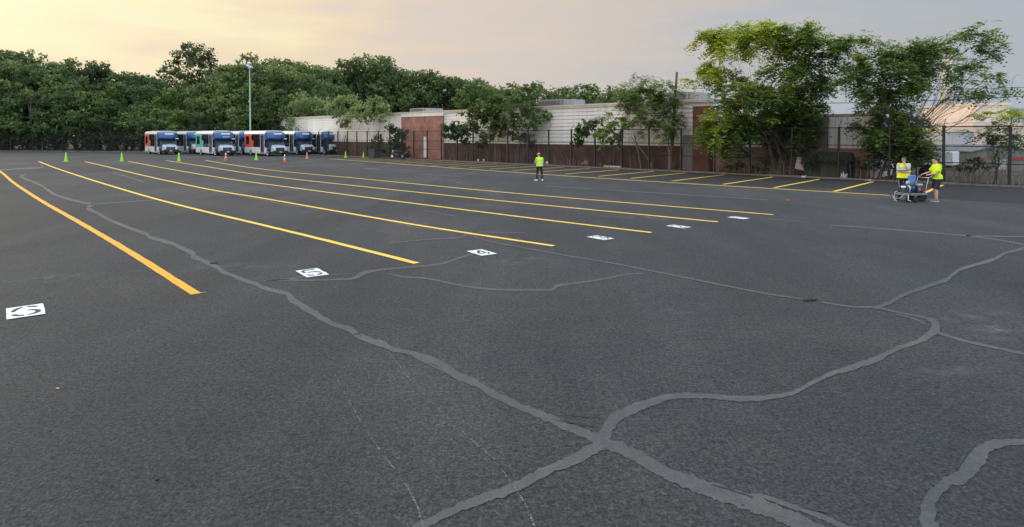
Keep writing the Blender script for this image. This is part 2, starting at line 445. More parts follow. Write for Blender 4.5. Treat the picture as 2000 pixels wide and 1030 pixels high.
M['bark_pale'] = mat_streaky('pale_bark', (.30, .255, .21), (.13, .11, .09), .6)
M['leaf_far'] = mat_leaf('leaves_dark_green', (.030, .056, .022), (.085, .135, .048), (.190, .260, .080), vary=.42)
M['leaf_mid'] = mat_leaf('leaves_fresh_green', (.040, .075, .028), (.10, .165, .050), (.24, .33, .075))
M['leaf_pale'] = mat_leaf('leaves_pale_green', (.085, .125, .05), (.18, .25, .09), (.32, .40, .14))
M['leaf_ail'] = mat_leaf('ailanthus_leaves', (.030, .066, .021), (.108, .190, .044), (.42, .50, .055), trans=.36)
M['leaf_ivy'] = mat_leaf('vine_leaves', (.030, .055, .022), (.055, .10, .036), (.11, .17, .05), trans=.25)
M['white_body'] = mat('white_vehicle_paint', (.72, .73, .74), rough=.35, var=.06, scale=2, coat=.3)
M['blue_body'] = mat('blue_vehicle_paint', (.014, .085, .25), rough=.32, var=.08, scale=2, coat=.4)
M['coral'] = mat('coral_panel', (.56, .13, .08), rough=.4, var=.08)
M['redpanel'] = mat('bright_red_panel', (.72, .085, .055), rough=.4, var=.06)
M['teal'] = mat('teal_panel', (.08, .48, .32), rough=.4, var=.08)
M['glass_dark'] = mat_glass('tinted_glass', (.010, .011, .014))
M['glass_wind'] = mat_glass('windscreen_glass', (.05, .07, .075), .12)
M['door_alu'] = mat('door_frame_grey', (.24, .25, .26), rough=.45, var=.08)
M['black_plastic'] = mat('black_plastic', (.018, .019, .021), rough=.55)
M['rubber'] = mat('rubber', (.016, .016, .017), rough=.85)
M['rim_white'] = mat('white_wheel_rim', (.62, .63, .63), rough=.4)
M['chrome'] = mat('chrome_trim', (.5, .5, .5), rough=.25, metal=.9, var=.05)
M['lamp_glass'] = mat('headlight_glass', (.62, .66, .70), rough=.15, var=.05)
M['plate'] = mat('number_plate', (.66, .52, .28), rough=.5)
M['seatblue'] = mat('blue_seat_fabric', (.03, .06, .18), rough=.8)
M['amber'] = mat('amber_lens', (.75, .30, .03), rough=.3)
M['cab_blue'] = mat('dark_blue_cab_paint', (.020, .050, .115), rough=.35, coat=.3)
M['bonnet'] = mat('pale_bonnet_paint', (.44, .52, .58), rough=.3, var=.08, scale=2, coat=.4)
M['cone_green'] = mat('lime_cone', (.30, .83, .015), rough=.45, var=.04)
M['cone_orange'] = mat('orange_cone', (.83, .105, .03), rough=.5, var=.06)
M['cone_pale'] = mat('faded_orange_cone', (.80, .30, .15), rough=.6, var=.08)
M['reflect'] = mat('reflective_band', (.80, .80, .80), rough=.4, var=.04)
M['pole_green'] = mat('pale_green_pole', (.36, .50, .40), rough=.5)
M['lampgrey'] = mat('lamp_housing_grey', (.40, .41, .44), rough=.45)
M['trunkgreen'] = M['bark']

# ------------------------------------------------------------------ ground and lot
g = MB(); g.add([(-2500, -400, -.06), (2500, -400, -.06), (2500, 3500, -.06), (-2500, 3500, -.06)], [(0, 1, 2, 3)])
tag(g.build('ground', M['grass_ground']), kind='structure')

CORN = FP(S(505), 0)                      # corner where the two fences meet
BKL = (-150.0, 118.0)                     # far left end of the back fence line
lot_poly = [(-150, -30), (60, -30), FP(75, -.35)[:2], FP(S(505), -.35)[:2], BKL]
lot = MB(); lot.add([(x, y, 0) for x, y in lot_poly], [tuple(range(5))])
lot = tag(lot.build('asphalt_lot', M['asphalt']), kind='structure')

dirt = MB(); dirt.add([FP(-30, -.30, -.03), FP(80, -.30, -.03), FP(80, 14, -.03), FP(-30, 14, -.03)], [(0, 1, 2, 3)])
tag(dirt.build('soil_strip', M['soil']), kind='structure')

M['asphalt_new'] = mat('newer_asphalt', (.015, .0153, .0165), rough=.9, var=.2, scale=3, bump=.8, bscale=45)
q_ = np.array(G(643, 310.3)) + (np.array(G(643, 310.3)) - np.array(G(1738, 382))) * .02
q2 = np.array(G(1738, 382)) + (np.array(G(1738, 382)) - np.array(G(643, 310.3))) * .35
st = MB(); st.add([(q_[0], q_[1], .002), (q2[0], q2[1], .002), (*FP(S(1738) + 20, -.34)[:2], .002), (*FP(S(655), -.34)[:2], .002)], [(0, 1, 2, 3)])
tag(st.build('bay_surface', M['asphalt_new']), kind='structure')
def ribbon(name, pts, mtl, parent, z=.004, step=6.0, jit=0.0, seed=0, wob=0.0):
    """band painted or poured on the ground; pts = (x, y, width) surveyed from the photo, laid out on the lot"""
    r = np.random.default_rng(seed)
    P = np.array(pts, float)
    out = []
    for i in range(len(P) - 1):
        L = np.hypot(*(P[i + 1, :2] - P[i, :2])); k = max(1, int(L / step))
        p0 = P[max(i - 1, 0)]; p1 = P[i]; p2 = P[i + 1]; p3 = P[min(i + 2, len(P) - 1)]
        for j in range(k):
            t = j / k
            q = .5 * ((2 * p1) + (-p0 + p2) * t + (2 * p0 - 5 * p1 + 4 * p2 - p3) * t * t + (-p0 + 3 * p1 - 3 * p2 + p3) * t ** 3)
            q[2] = p1[2] + (p2[2] - p1[2]) * t
            out.append(q)
    out.append(P[-1]); Q = np.array(out)
    T = np.gradient(Q[:, :2], axis=0); T /= np.linalg.norm(T, axis=1)[:, None] + 1e-9
    Nn = np.stack([-T[:, 1], T[:, 0]], 1)
    V = []
    n = len(Q)
    def sm(a, k):
        ker = np.ones(k) / k; return np.convolve(np.pad(a, k, mode='edge'), ker, mode='same')[k:-k]
    j1 = sm(r.normal(0, 1, n), 3) * jit; j2 = sm(r.normal(0, 1, n), 3) * jit; jc = sm(r.normal(0, 1, n), 5) * wob
    for i in range(n):
        w = Q[i, 2] * .86
        a = Q[i, :2] + Nn[i] * (w * (.5 + j1[i]) + w * jc[i]); b = Q[i, :2] - Nn[i] * (w * (.5 + j2[i]) - w * jc[i])
        a = np.array(G(*a)); b = np.array(G(*b))
        rg = np.clip(np.hypot(*(a - b)) * .03, 0, .005); tt_ = (a - b) / (np.hypot(*(a - b)) + 1e-9); a = a + tt_ * r.normal(0, rg); b = b - tt_ * r.normal(0, rg)
        V += [(a[0], a[1], z), (b[0], b[1], z)]
    Fq = [(2 * i, 2 * i + 1, 2 * i + 3, 2 * i + 2) for i in range(n - 1)]
    o = mesh_np(name, V, Fq, mtl, parent)
    # make sure it faces up
    if o.data.polygons[0].normal.z < 0:
        o.data.flip_normals()
    return o

def plan_ribbon(name, pts, width, mtl, parent, z=.004, ragged=.004, seed=0, step=.35):
    r = np.random.default_rng(seed)
    P = np.array(pts, float); out = []
    for i in range(len(P) - 1):
        k = max(1, int(np.hypot(*(P[i + 1] - P[i])) / step))
        p0 = P[max(i - 1, 0)]; p1 = P[i]; p2 = P[i + 1]; p3 = P[min(i + 2, len(P) - 1)]
        for j in range(k):
            t = j / k
            out.append(.5 * ((2 * p1) + (-p0 + p2) * t + (2 * p0 - 5 * p1 + 4 * p2 - p3) * t * t + (-p0 + 3 * p1 - 3 * p2 + p3) * t ** 3))
    out.append(P[-1]); Q = np.array(out); n = len(Q)
    T = np.gradient(Q, axis=0); T /= np.linalg.norm(T, axis=1)[:, None] + 1e-9
    Nn = np.stack([-T[:, 1], T[:, 0]], 1)
    a = Q + Nn * (width / 2 + r.normal(0, ragged, n))[:, None]; b = Q - Nn * (width / 2 + r.normal(0, ragged, n))[:, None]
    V = np.zeros((2 * n, 3)); V[0::2, :2] = a; V[1::2, :2] = b; V[:, 2] = z
    o = mesh_np(name, V, [(2 * i, 2 * i + 1, 2 * i + 3, 2 * i + 2) for i in range(n - 1)], mtl, parent)
    if o.data.polygons[0].normal.z < 0: o.data.flip_normals()
    return o

LINES = [
    [(-60, 303), (-30, 316), (0, 335), (25, 356), (62, 381), (100, 404), (150, 432), (212, 468), (270, 503), (383, 575)],
    [(76, 315.8), (107, 328), (162, 346.5), (225, 366), (300, 388), (400, 413.5), (500, 437), (660, 476), (814, 515)],
    [(166, 316), (217, 328), (275, 342), (350, 358.5), (425, 373.5), (500, 385.5), (700, 420.5), (850, 446), (1081, 481)],
    [(250, 315.5), (325, 329.5), (425, 346.5), (500, 357.5), (700, 384), (1000, 422), (1272, 455)],
    [(324, 314), (400, 325.5), (475, 337.5), (550, 347.5), (700, 364), (1000, 395), (1402, 434)],
    [(401, 313.5), (470, 325), (550, 335), (700, 349), (1000, 377.5), (1510, 420)],
]
for i, L in enumerate(LINES):
    P = np.array([G(*q) for q in L])
    plan_ribbon('yellow_line', P, .165, M['yellow'] if i else M['yellow_fresh'], lot, z=.008, seed=i)
BL0, BL1 = np.array(G(643, 310.3)), np.array(G(1738, 382))
BAY = [G(643, 310.3), G(850, 326), G(1000, 336.8), G(1170, 348.5), G(1400, 362.5), G(1738, 382)]
plan_ribbon('yellow_line', [*BAY], .20, M['yellow'], lot, z=.008, seed=11)
bu = (BL1 - BL0) / np.linalg.norm(BL1 - BL0)
bayx = [1790, 1630, 1513, 1413, 1313, 1233, 1170, 1104, 1048]
def on_bay(px):
    d = ray(px, HOR)[:2]
    return np.linalg.solve(np.array([[d[0], -bu[0]], [d[1], -bu[1]]]), BL0)[1]
ss = [on_bay(x) for x in bayx]
while ss[-1] - 2.75 > 1.0: ss.append(ss[-1] - 2.75)
perp = np.array([math.cos(R(48.5)), math.sin(R(48.5))])
for i, s_ in enumerate(ss):
    p = BL0 + bu * s_; q0 = p + perp * .03
    # stop half a metre short of the fence
    Lr = np.dot(FA - p, FN) / np.dot(perp, FN) - (1.15 + .3 * random.random())
    plan_ribbon('yellow_line', [q0, p + perp * Lr], .18, M['yellow'], lot, z=.012, seed=20 + i)

CR = [
 # the long crack that crosses the lot from the far left to the bottom right
 [(52,341,2),(39,344.5,4),(52,351,4),(75,360,4),(87,367,5),(107,380,5),(140,391,5),(162,396,5),(184,399.5,5),(173,404,7),(172,408,8),(190,416,6),(212,429,6),(250,445,6),(287,458,8),(291,464,7),(320,471,8),(350,483,8),(366,490,9),(377,497,11),(377,502,11),(400,512,9),(426,524,10),(434,532,9),(451,537,6),(471,546,8),(501,556,9),(511,562,9),(542,570,7),(562,575,9),(569,585,15),(582,594,13),(612,611,15),(628,622,14),(653,634,11),(683,644,11),(703,658,15),(744,672,14),(764,682,12),(799,690,9),(826,698,14),(851,707,17),(894,734,17),(922,746,17),(973,775,16),(1023,798,15),(1073,818,19),(1109,836,19),(1152,852,22),(1181,865,30),(1228,883,28),(1292,921,25),(1356,947,33),(1420,968,36),(1484,990,36),(1548,1016,34),(1600,1040,34),(1680,1080,34)],
 [(1466,966,6),(1504,975,10),(1548,991,12),(1600,1008,13),(1644,1030,14),(1710,1062,16)],
 [(806,697,3),(830,708,4),(858,722,4),(878,731,4)],
 [(1180,866,26),(1183,848,27),(1192,829,25),(1212,812,24),(1244,796,20),(1276,785,17),(1318,775,14),(1372,774,12),(1436,779.5,12),(1484,779,12),(1545,770,9),(1585,749,8),(1625,731,10),(1665,718,13),(1696,708,14),(1720,698,13),(1745,685,10),(1785,671,10),(1812,657,15),(1826,644,20),(1825,630,14),(1812,624,6)],
 [(1186,862,26),(1131,893,23),(1073,919,22),(1001,955,22),(930,980,21),(886,998,19),(829,1025,18),(780,1052,18)],
 [(1830,632,5),(1808,622,5),(1785,617,5),(1745,609.5,4),(1712,602,6),(1663,600,4),(1606,591,3.5)],
 [(1808,634,4),(1785,624,4),(1750,614,3)],
 [(1590,588,2),(1571,585.5,3),(1500,575,3.4),(1400,555.5,3.4),(1300,535.5,3.2),(1210,517.5,3),(1120,502.5,3),(1030,486,3),(970,475.5,3),(935,466,3),(913,458,5),(898,465,4),(835,468.5,2.6),(760,476,2)],
 [(1708,603,9),(1728,596,9),(1765,577,8),(1810,561,8),(1847,548,9),(1860,538,7),(1879,526,7),(1915,515,7),(1945,506,7),(1961,496.5,5),(2000,486,6),(2080,470,6)],
 [(1826,648,8),(1852,657,6),(1887,667,6),(1945,680,6),(2000,692,6),(2080,710,7)],
 [(1622,440,2),(1745,449,3),(1887,461,3),(1949,469,3),(2000,478,4),(2060,486,4)],
 [(1887,461,2),(1950,462,2.4),(2040,464,2.6)],
 [(1500,428,1.2),(1581,434,1.3)],
 [(2090,862,14),(2000,865,12),(1960,866,16),(1925,876,28),(1908,896,38),(1899,912,38),(1880,930,30),(1853,942,27),(1826,965,27),(1811,993,33),(1812,1024,38),(1826,1066,40)],
 [(516,549.6,1.5),(559,546,2.6),(602,541,2.4),(643,538,2.4),(696,534,1.5)],
 [(519,549.8,2),(552,547.8,3.2),(602,548,3.4),(648,547,3.4),(686,545,5),(700,540,9),(712,533.5,8),(741,528,5),(792,523,4),(835,520,4.2),(868,514.5,4.4),(895,505.5,4.4),(925,496,3.6)],
 [(758,534.5,1.5),(787,541,3),(835,545,3.6),(910,560,4),(970,566,4),(1060,567,4),(1080,566,5),(1086,560,8),(1100,557,5),(1168,547.5,4),(1225,536.5,3.4),(1257,534.6,2)],
 [(700,422,2),(745,429,3),(790,440,3.4),(830,447,2.6),(868,451.5,1.6)],
 [(934,453.6,2),(1024,455.4,1.6)],
 [(448,378,2),(485,386,2.2),(520,392,2.2),(565,402.5,2.4),(590,404,2),(616,410,1.6)],
 [(220,338,2),(250,346,3),(282,356,1.6)],
 [(186,399,3),(225,396,2.2),(300,391,1.6)],
 [(0,332.5,2.4),(50,329,2.6),(85,327.3,2.4),(80,321,2)],
 [(829,411.5,1.5),(862,417,1.7),(889,423,1.2)],
 [(877,351.5,1.2),(905,360,1.2)],
 [(1067,364,1.2),(1200,372,1.6),(1340,381,1.8),(1500,391,1.4)],
 [(709,329,1.6),(728,330,2),(745,332,1)], [(781,336,1.4),(796,338.5,1)], [(820,341,1),(850,342.5,1.4),(900,345,1.2)],
]
for i, c in enumerate(CR):
    near = max(p[1] for p in c) > 600
    ribbon('crack_filler', c, M['seal'], lot, z=.0045 + .00035 * i * (i < 9), step=(4 if near else 5), jit=.10 if near else .08, seed=i, wob=.05)

ribbon('chalk_tick', [(389, 574.5, 1.2), (403, 571.8, 1.0)], M['chalk'], lot, z=.014, step=3, jit=.2, seed=77)
# hairline cracks beside the filler
for i, c in enumerate([[(1085,822,1),(1118,827,2.2),(1140,832,1.6),(1170,835,2.4)], [(1095,811,1),(1140,815,1.5),(1170,817,1)], [(1390,948,1.5),(1425,958,2.5),(1470,973,1.6)],
                       [(1560,992,1.5),(1600,1000,2.4),(1625,1004,1.2)], [(690,655,1.5),(701,652,2.5),(706,658,1)]]):
    ribbon('hairline_crack', c, M['black_paint'], lot, z=.010, step=4, jit=.35, seed=50 + i)

# chalk snap lines, broken into specks
def chalk(pts, n, seed):
    r = np.random.default_rng(seed); P = np.array(pts, float)
    L = np.r_[0, np.cumsum(np.hypot(*np.diff(P, axis=0).T))]
    V = []; Fq = []
    gp = r.uniform(0, 1, 40)
    for k in range(n):
        t = r.uniform(0, L[-1]); x = np.interp(t, L, P[:, 0]); y = np.interp(t, L, P[:, 1])
        if gp[int(t / L[-1] * 39)] < .34: continue
        x0, y0 = G(x, y); d = np.array(G(np.interp(t + 2, L, P[:, 0]), np.interp(t + 2, L, P[:, 1]))) - (x0, y0)
        d /= np.linalg.norm(d) + 1e-9; nn = np.array([-d[1], d[0]])
        l = r.uniform(.0015, .007) * (2 if r.random() < .06 else 1); w = r.uniform(.001, .003)
        c = np.array([x0, y0]) + nn * r.normal(0, .003)
        b = len(V)
        for a, bb in ((-l, -w), (l, -w * .5), (l * .8, w), (-l * .7, w)):
            q = c + d * a + nn * bb; V.append((q[0], q[1], .009))
        Fq.append((b, b + 1, b + 2, b + 3))
    return tag(mesh_np('chalk_line', V, Fq, M['chalk'], lot), kind='stuff')
chalk([(735,655),(761,690),(793,734),(843,787),(908,850),(965,899),(1001,947),(1030,994),(1044,1030)], 420, 1)
chalk([(625,635),(635,680),(655,735),(690,800),(720,850),(750,893),(786,936),(815,990),(826,1030)], 330, 2)
chalk([(575,540),(590,560),(600,590)], 25, 3)

# pale dusty scuffs left on the surface
m = bpy.data.materials.new('dust'); m.use_nodes = True
n_, l_ = m.node_tree.nodes, m.node_tree.links; b_ = n_['Principled BSDF']; b_.inputs['Base Color'].default_value = (.16, .165, .165, 1); b_.inputs['Roughness'].default_value = .95
t_ = N(n_, 'ShaderNodeTexCoord'); ln = N(n_, 'ShaderNodeVectorMath', operation='LENGTH'); l_.new(t_.outputs['Object'], ln.inputs[0])
z_ = N(n_, 'ShaderNodeTexNoise'); z_.inputs['Scale'].default_value = 3.0; z_.inputs['Detail'].default_value = 8; z_.inputs['Roughness'].default_value = .7
gm_ = N(n_, 'ShaderNodeNewGeometry'); l_.new(gm_.outputs['Position'], z_.inputs[0])
fall = ramp(n_, l_, ln.outputs['Value'], [(.15, (1, 1, 1)), (.95, (0, 0, 0))])
al = mth(n_, l_, 'MULTIPLY', fall, ramp(n_, l_, z_.outputs[0], [(.44, (0, 0, 0)), (.72, (1, 1, 1))]))
l_.new(mth(n_, l_, 'MULTIPLY', al, .8), b_.inputs['Alpha']); M['dust'] = m
for i, (px, py, rx, ry, ang) in enumerate([(1945, 645, .9, .45, 40), (1880, 618, 1.3, .35, 20), (1860, 725, .7, .2, 10), (1330, 605, .8, .3, 20), (1010, 510, 1.4, .5, 30), (330, 352, 4.5, 1.6, 15), (560, 370, 5.0, 1.6, 30), (150, 360, 4.0, 1.6, 10), (900, 340, 5.0, 1.8, 30),
                                         (1640, 372, 4, 1.2, -40), (480, 520, 1.6, .5, 10), (100, 545, 1.4, .6, 20), (700, 345, 5, 1.2, 20), (1250, 425, 3, .8, -30)]):
    g_ = G(px, py)
    b = MB(); b.add([(math.cos(a) * 1, math.sin(a) * 1, 0) for a in [2 * math.pi * k / 28 for k in range(28)]], [tuple(range(28))])
    o = b.build('dust_patch', M['dust'], lot, loc=(g_[0], g_[1], .0024 + .00008 * i), rot=(0, 0, R(ang)), recalc=False); o.scale = (rx, ry, 1)
# kerbs
kb = MB(); 
for k in range(40):
    s0 = -29 + k * 2.65
    kb.box(s0 + .01, s0 + 2.64, -.33, -.14, -.05, .10 + .012 * math.sin(k * 2.3))
kb.build('kerb', M['concrete'], loc=(FA[0], FA[1], 0), rot=(0, 0, FROT)); bpy.data.objects['kerb'].data.materials[0] = M['kerb_dirty']; tag(bpy.data.objects['kerb'], kind='structure')
bdir = np.array(BKL) - np.array(CORN[:2]); BL = np.linalg.norm(bdir); BROT = math.atan2(bdir[1], bdir[0])
kb = MB(); kb.box(0, BL, -.5, -.15, -.05, .12)
tag(kb.build('kerb', M['concrete'], loc=(CORN[0], CORN[1], 0), rot=(0, 0, BROT)), kind='structure')

# number boxes painted at the head of each bay
def glyph(ch):
    """stencil strokes in a 1 x 1.6 box, (x, y, half width)"""
    def arc(cx, cy, rx, ry, a0, a1, n=12):
        return [(cx + rx * math.cos(R(a0 + (a1 - a0) * i / n)), cy + ry * math.sin(R(a0 + (a1 - a0) * i / n))) for i in range(n + 1)]
    return {
        '6': [arc(.5, 1.18, .42, .36, 20, 80, 6), arc(.5, .80, .42, .74, 100, 172, 10), arc(.5, .48, .42, .42, 188, 262, 8), arc(.5, .48, .42, .42, 278, 440, 14)],
        '5': [[(.18, 1.52), (.9, 1.52)], [(.12, 1.40), (.12, .92)], arc(.48, .50, .42, .42, 118, 0, 10), arc(.48, .46, .42, .40, -14, -84, 7), arc(.48, .46, .42, .40, -100, -165, 6)],
        '4': [[(.68, 1.5), (.12, .60)], [(.12, .45), (.60, .45)], [(.80, .45), (.95, .45)], [(.70, 1.5), (.70, .55)], [(.70, .36), (.70, .05)]],
        '3': [arc(.48, 1.16, .36, .34, 160, 100, 6), arc(.48, 1.16, .36, .34, 80, -80, 10), arc(.48, .44, .42, .38, 80, -80, 12), arc(.48, .44, .42, .38, -100, -165, 6)],
        '2': [arc(.5, 1.12, .38, .38, 165, 98, 6), arc(.5, 1.12, .38, .38, 80, -30, 8), [(.78, .88), (.12, .12)], [(.16, .06), (.9, .06)]],
        '1': [[(.5, 1.5), (.5, .84)], [(.5, .72), (.5, .05)], [(.46, 1.48), (.24, 1.22)]],
    }[ch]
BOX = [('6', 50, 609.2, 1.0, 40), ('5', 609.6, 533.7, .95, 36), ('4', 940.7, 494.2, .90, 35), ('3', 1172.6, 465.3, .86, 38), ('2', 1325.4, 443.3, .84, 38), ('1', 1442.5, 426.2, .80, 38)]
for ch, px, py, k, ang in BOX:
    c = G(px, py); w, h = .46 * k, .74 * k
    b = MB(); nn_ = 10
    edge = []
    r = np.random.default_rng(int(px))
    for (a0, b0), (a1, b1) in (((-w/2, -h/2), (w/2, -h/2)), ((w/2, -h/2), (w/2, h/2)), ((w/2, h/2), (-w/2, h/2)), ((-w/2, h/2), (-w/2, -h/2))):
        for q in range(nn_):
            t = q / nn_; edge.append((a0 + (a1 - a0) * t + r.normal(0, .0025), b0 + (b1 - b0) * t + r.normal(0, .0025), .012))
    b.add(edge, [tuple(range(len(edge)))])
    bo = tag(b.build('number_marking', M['white_paint'], lot, loc=(c[0], c[1], 0), rot=(0, 0, R(ang)), recalc=False), label='white painted box with the black number ' + ch)
    gb = MB(); hw = .078
    for st in glyph(ch):
        n = len(st); Vs = []
        for i, (x, y) in enumerate(st):
            x1, y1 = st[min(i + 1, n - 1)]; x0, y0 = st[max(i - 1, 0)]
            d = math.hypot(x1 - x0, y1 - y0); nx, ny = -(y1 - y0) / d, (x1 - x0) / d
            ww = hw * (.75 + .5 * math.sin(math.pi * (i + .5) / n))
            for sg in (1, -1):
                Vs.append(((x + nx * ww * sg - .5) * w * .78, (y + ny * ww * sg - .79) * h * .50, .016))
        gb.add(Vs, [(2 * i, 2 * i + 1, 2 * i + 3, 2 * i + 2) for i in range(n - 1)])
    gb.build('numeral', M['black_paint'], bo)

# ------------------------------------------------------------------ warehouse behind the fence (frame: x along the fence, y away, z up)
BT = 3.0
wh = empty('warehouse', (FA[0], FA[1], 0), FROT, label='long low warehouse with white siding above a dark brick base behind the fence', cat='building')
def bs(px): return S(px, BT)
ROOF = SZ(1225, 204, BT)
X_END = bs(1392)
zb = 1.86
brk_a, brk_b = bs(785), bs(867)
door_a, door_b = bs(1333), bs(1360)
pier_a = bs(1360)
far_s = -70.0
w = MB(); w.box(far_s, brk_a, BT, BT + .3, -.1, zb); w.box(brk_b, door_a, BT, BT + .3, -.1, zb)
w.build('brick_base', M['brick_dark'], wh)
w = MB(); w.box(far_s, X_END, BT + .07, BT + .28, zb + .002, ROOF - .1); w.box(far_s, X_END, BT + 18, BT + 18.3, -.1, ROOF - .1)
w.box(far_s - .3, far_s, BT, BT + 18.3, -.1, ROOF - .1); w.box(X_END - .3, X_END - .003, BT + .291, BT + 17.99, -.1, ROOF - .052)
w.build('wall', M['siding'], wh)
w = MB(); w.box(brk_a, brk_b, BT - .10, BT + .06, -.1, ROOF - .42)
w.build('brick_panel', M['brick_pink'], wh)
# doors
w = MB(); w.box(bs(829.5), bs(836.5), BT - .16, BT - .102, .12, 2.55)
d = w.build('door', M['siding_bright'], wh); MB().box(bs(835.6), bs(836.1), BT - .20, BT - .162, 1.2, 1.32).build('handle', M['black_metal'], d)
w = MB(); w.box(door_a, door_b, BT + .01, BT + .068, .05, 2.72)
d = w.build('door', M['door_grey'], wh); MB().box(door_b - .25, door_b - .16, BT - .04, BT + .008, 1.15, 1.35).build('handle', M['black_metal'], d)
MB().box(door_a - .2, door_b, BT - .35, BT + .06, -.1, .045).build('door_step', M['concrete'], wh)
# brick pier
w = MB(); w.box(pier_a + .01, X_END, BT - .62, BT + .29, -.1, ROOF - .42)
w.build('brick_pier', M['brick_red'], wh)
# siding boards, each a strip proud at its lower edge
rows = 10; zh = (ROOF - .22 - zb) / rows
def siding(x0, x1, zlo, zhi, y, mtl, zrows, par, piece=5.3, nm='siding_board'):
    hh = (zhi - zlo) / zrows
    meshes = {}
    nseg = max(1, round((x1 - x0) / piece)); L = (x1 - x0) / nseg
    for r_ in range(zrows):
        for k in range(nseg):
            key = round(L, 3)
            if key not in meshes:
                b = MB(); b.prism([(-.052, 0), (-.002, hh - .012), (0, hh - .012), (0, 0)], 0, L - .012, 'x')
                o = b.build(nm, mtl, par); meshes[key] = o.data
            else:
                o = bpy.data.objects.new(nm, meshes[key]); COL.objects.link(o); o.parent = par
            o.location = (x0 + k * L + random.uniform(-.003, .003), y + .068 - BT + BT, zlo + r_ * hh + random.uniform(-.004, .004))
            o.rotation_euler = (0, random.uniform(-.0006, .0006), 0)
siding(far_s, brk_a, zb + .01, ROOF - .14, BT, M['siding'], rows, wh)
siding(brk_b, door_a, zb + .01, ROOF - .14, BT, M['siding'], rows, wh)
siding(door_a + .01, pier_a, 2.74, ROOF - .14, BT, M['siding'], 7, wh)
w = MB(); w.box(far_s, brk_a, BT - .03, BT + .06, ROOF - .13, ROOF + .16); w.box(brk_a, brk_b, BT - .13, BT + .06, ROOF - .41, ROOF + .16); w.box(brk_b, X_END + .02, BT - .03, BT + .06, ROOF - .13, ROOF + .16)
w.build('roof_edge', M['siding'], wh)
w = MB(); w.box(far_s - .3, X_END + .1, BT - .20, BT - .135, ROOF + .06, ROOF + .17)
w.build('gutter', M['fascia'], wh)
w = MB(); w.box(far_s - .3, X_END + .02, BT + .065, BT + 18.3, ROOF - .05, ROOF + .14); w.build('roof', M['roof_grey'], wh)
# dark small window high in the far end
w = MB(); w.box(bs(664), bs(670), BT - .03, BT + .03, SZ(667, 250, BT), SZ(667, 241, BT)); w.build('window', M['glass_dark'], wh)

def rooftop(px0, px1, y0, y1, t, mtl, lab, name='rooftop_unit'):
    e = empty(name, FP(S((px0 + px1) / 2, t), t, ROOF + .14), FROT, label=lab, cat='rooftop unit')
    half = abs(S(px1, t) - S(px0, t)) / 2
    h_ = SZ((px0 + px1) / 2, y0, t) - ROOF - .14
    half2 = half * .62
    MB().box(-half, half2 - .4, -1.0, 1.2, 0, h_).build('housing', mtl, e)
    MB().box(half2 - .38, half, -.9, 1.1, 0, h_ * .92).build('duct', M['galv'], e)
    b = MB()
    for k in range(5): b.box(-half + .15, half2 - .6, -1.03, -1.005, h_ * (.15 + .15 * k), h_ * (.22 + .15 * k))
    b.build('louvre', M['roof_grey'], e)
rooftop(813, 851, 212, 221, 5.5, M['galv'], 'flat grey metal unit on the roof above the pink brick wall')
rooftop(1063, 1128, 195, 207, 6.0, M['galv_rust'], 'grey and white boxy unit on the roof between the two leafy tree clumps')
rooftop(1316, 1375, 181, 195, 5.5, M['galv_rust'], 'rusty brown unit on the roof beside the leaning utility pole')

# lower annexe to the right of the pier
an = empty('annexe', (FA[0], FA[1], 0), FROT, label='low white annexe with a weathered grey panel, behind the big spreading trees', cat='building')
AT = 2.7
a0, a1 = S(1393, AT), S(1700, AT)
AR = SZ(1640, 228, AT)
MB().box(a0, a1, AT, AT + .3, -.1, 1.85).build('brick_base', M['brick_pale'], an)
MB().box(S(1618, AT), a1, AT + .02, AT + .3, 1.86, AR).build('wall', M['siding_bright'], an)
MB().box(a0, S(1568, AT), AT + .02, AT + .3, 1.86, AR).build('wall', M['siding_bright'], an)
pn = S(1568, AT) + .01, S(1617, AT)
for k in range(6):
    x = pn[0] + (pn[1] - pn[0]) / 6 * k
    MB().box(x, x + (pn[1] - pn[0]) / 6 - .02, AT - .05 - .01 * (k % 2), AT + .3, 1.86, AR + .05).build('grey_board', M['grey_board'], an)
b = MB()
for k in range(14): 
    x = S(1620, AT) + .35 * k
    if x < a1 - .1: b.box(x, x + .03, AT - .01, AT + .018, 1.90, AR - .05)
b.build('panel_seam', M['pale_wall'], an)
MB().box(a0, a1, AT - .08, AT + 9, AR + .051, AR + .18).build('roof', M['pale_wall'], an)
MB().box(a1 + .001, a1 + .25, AT, AT + 9, -.1, AR).build('end_wall', M['siding_bright'], an)

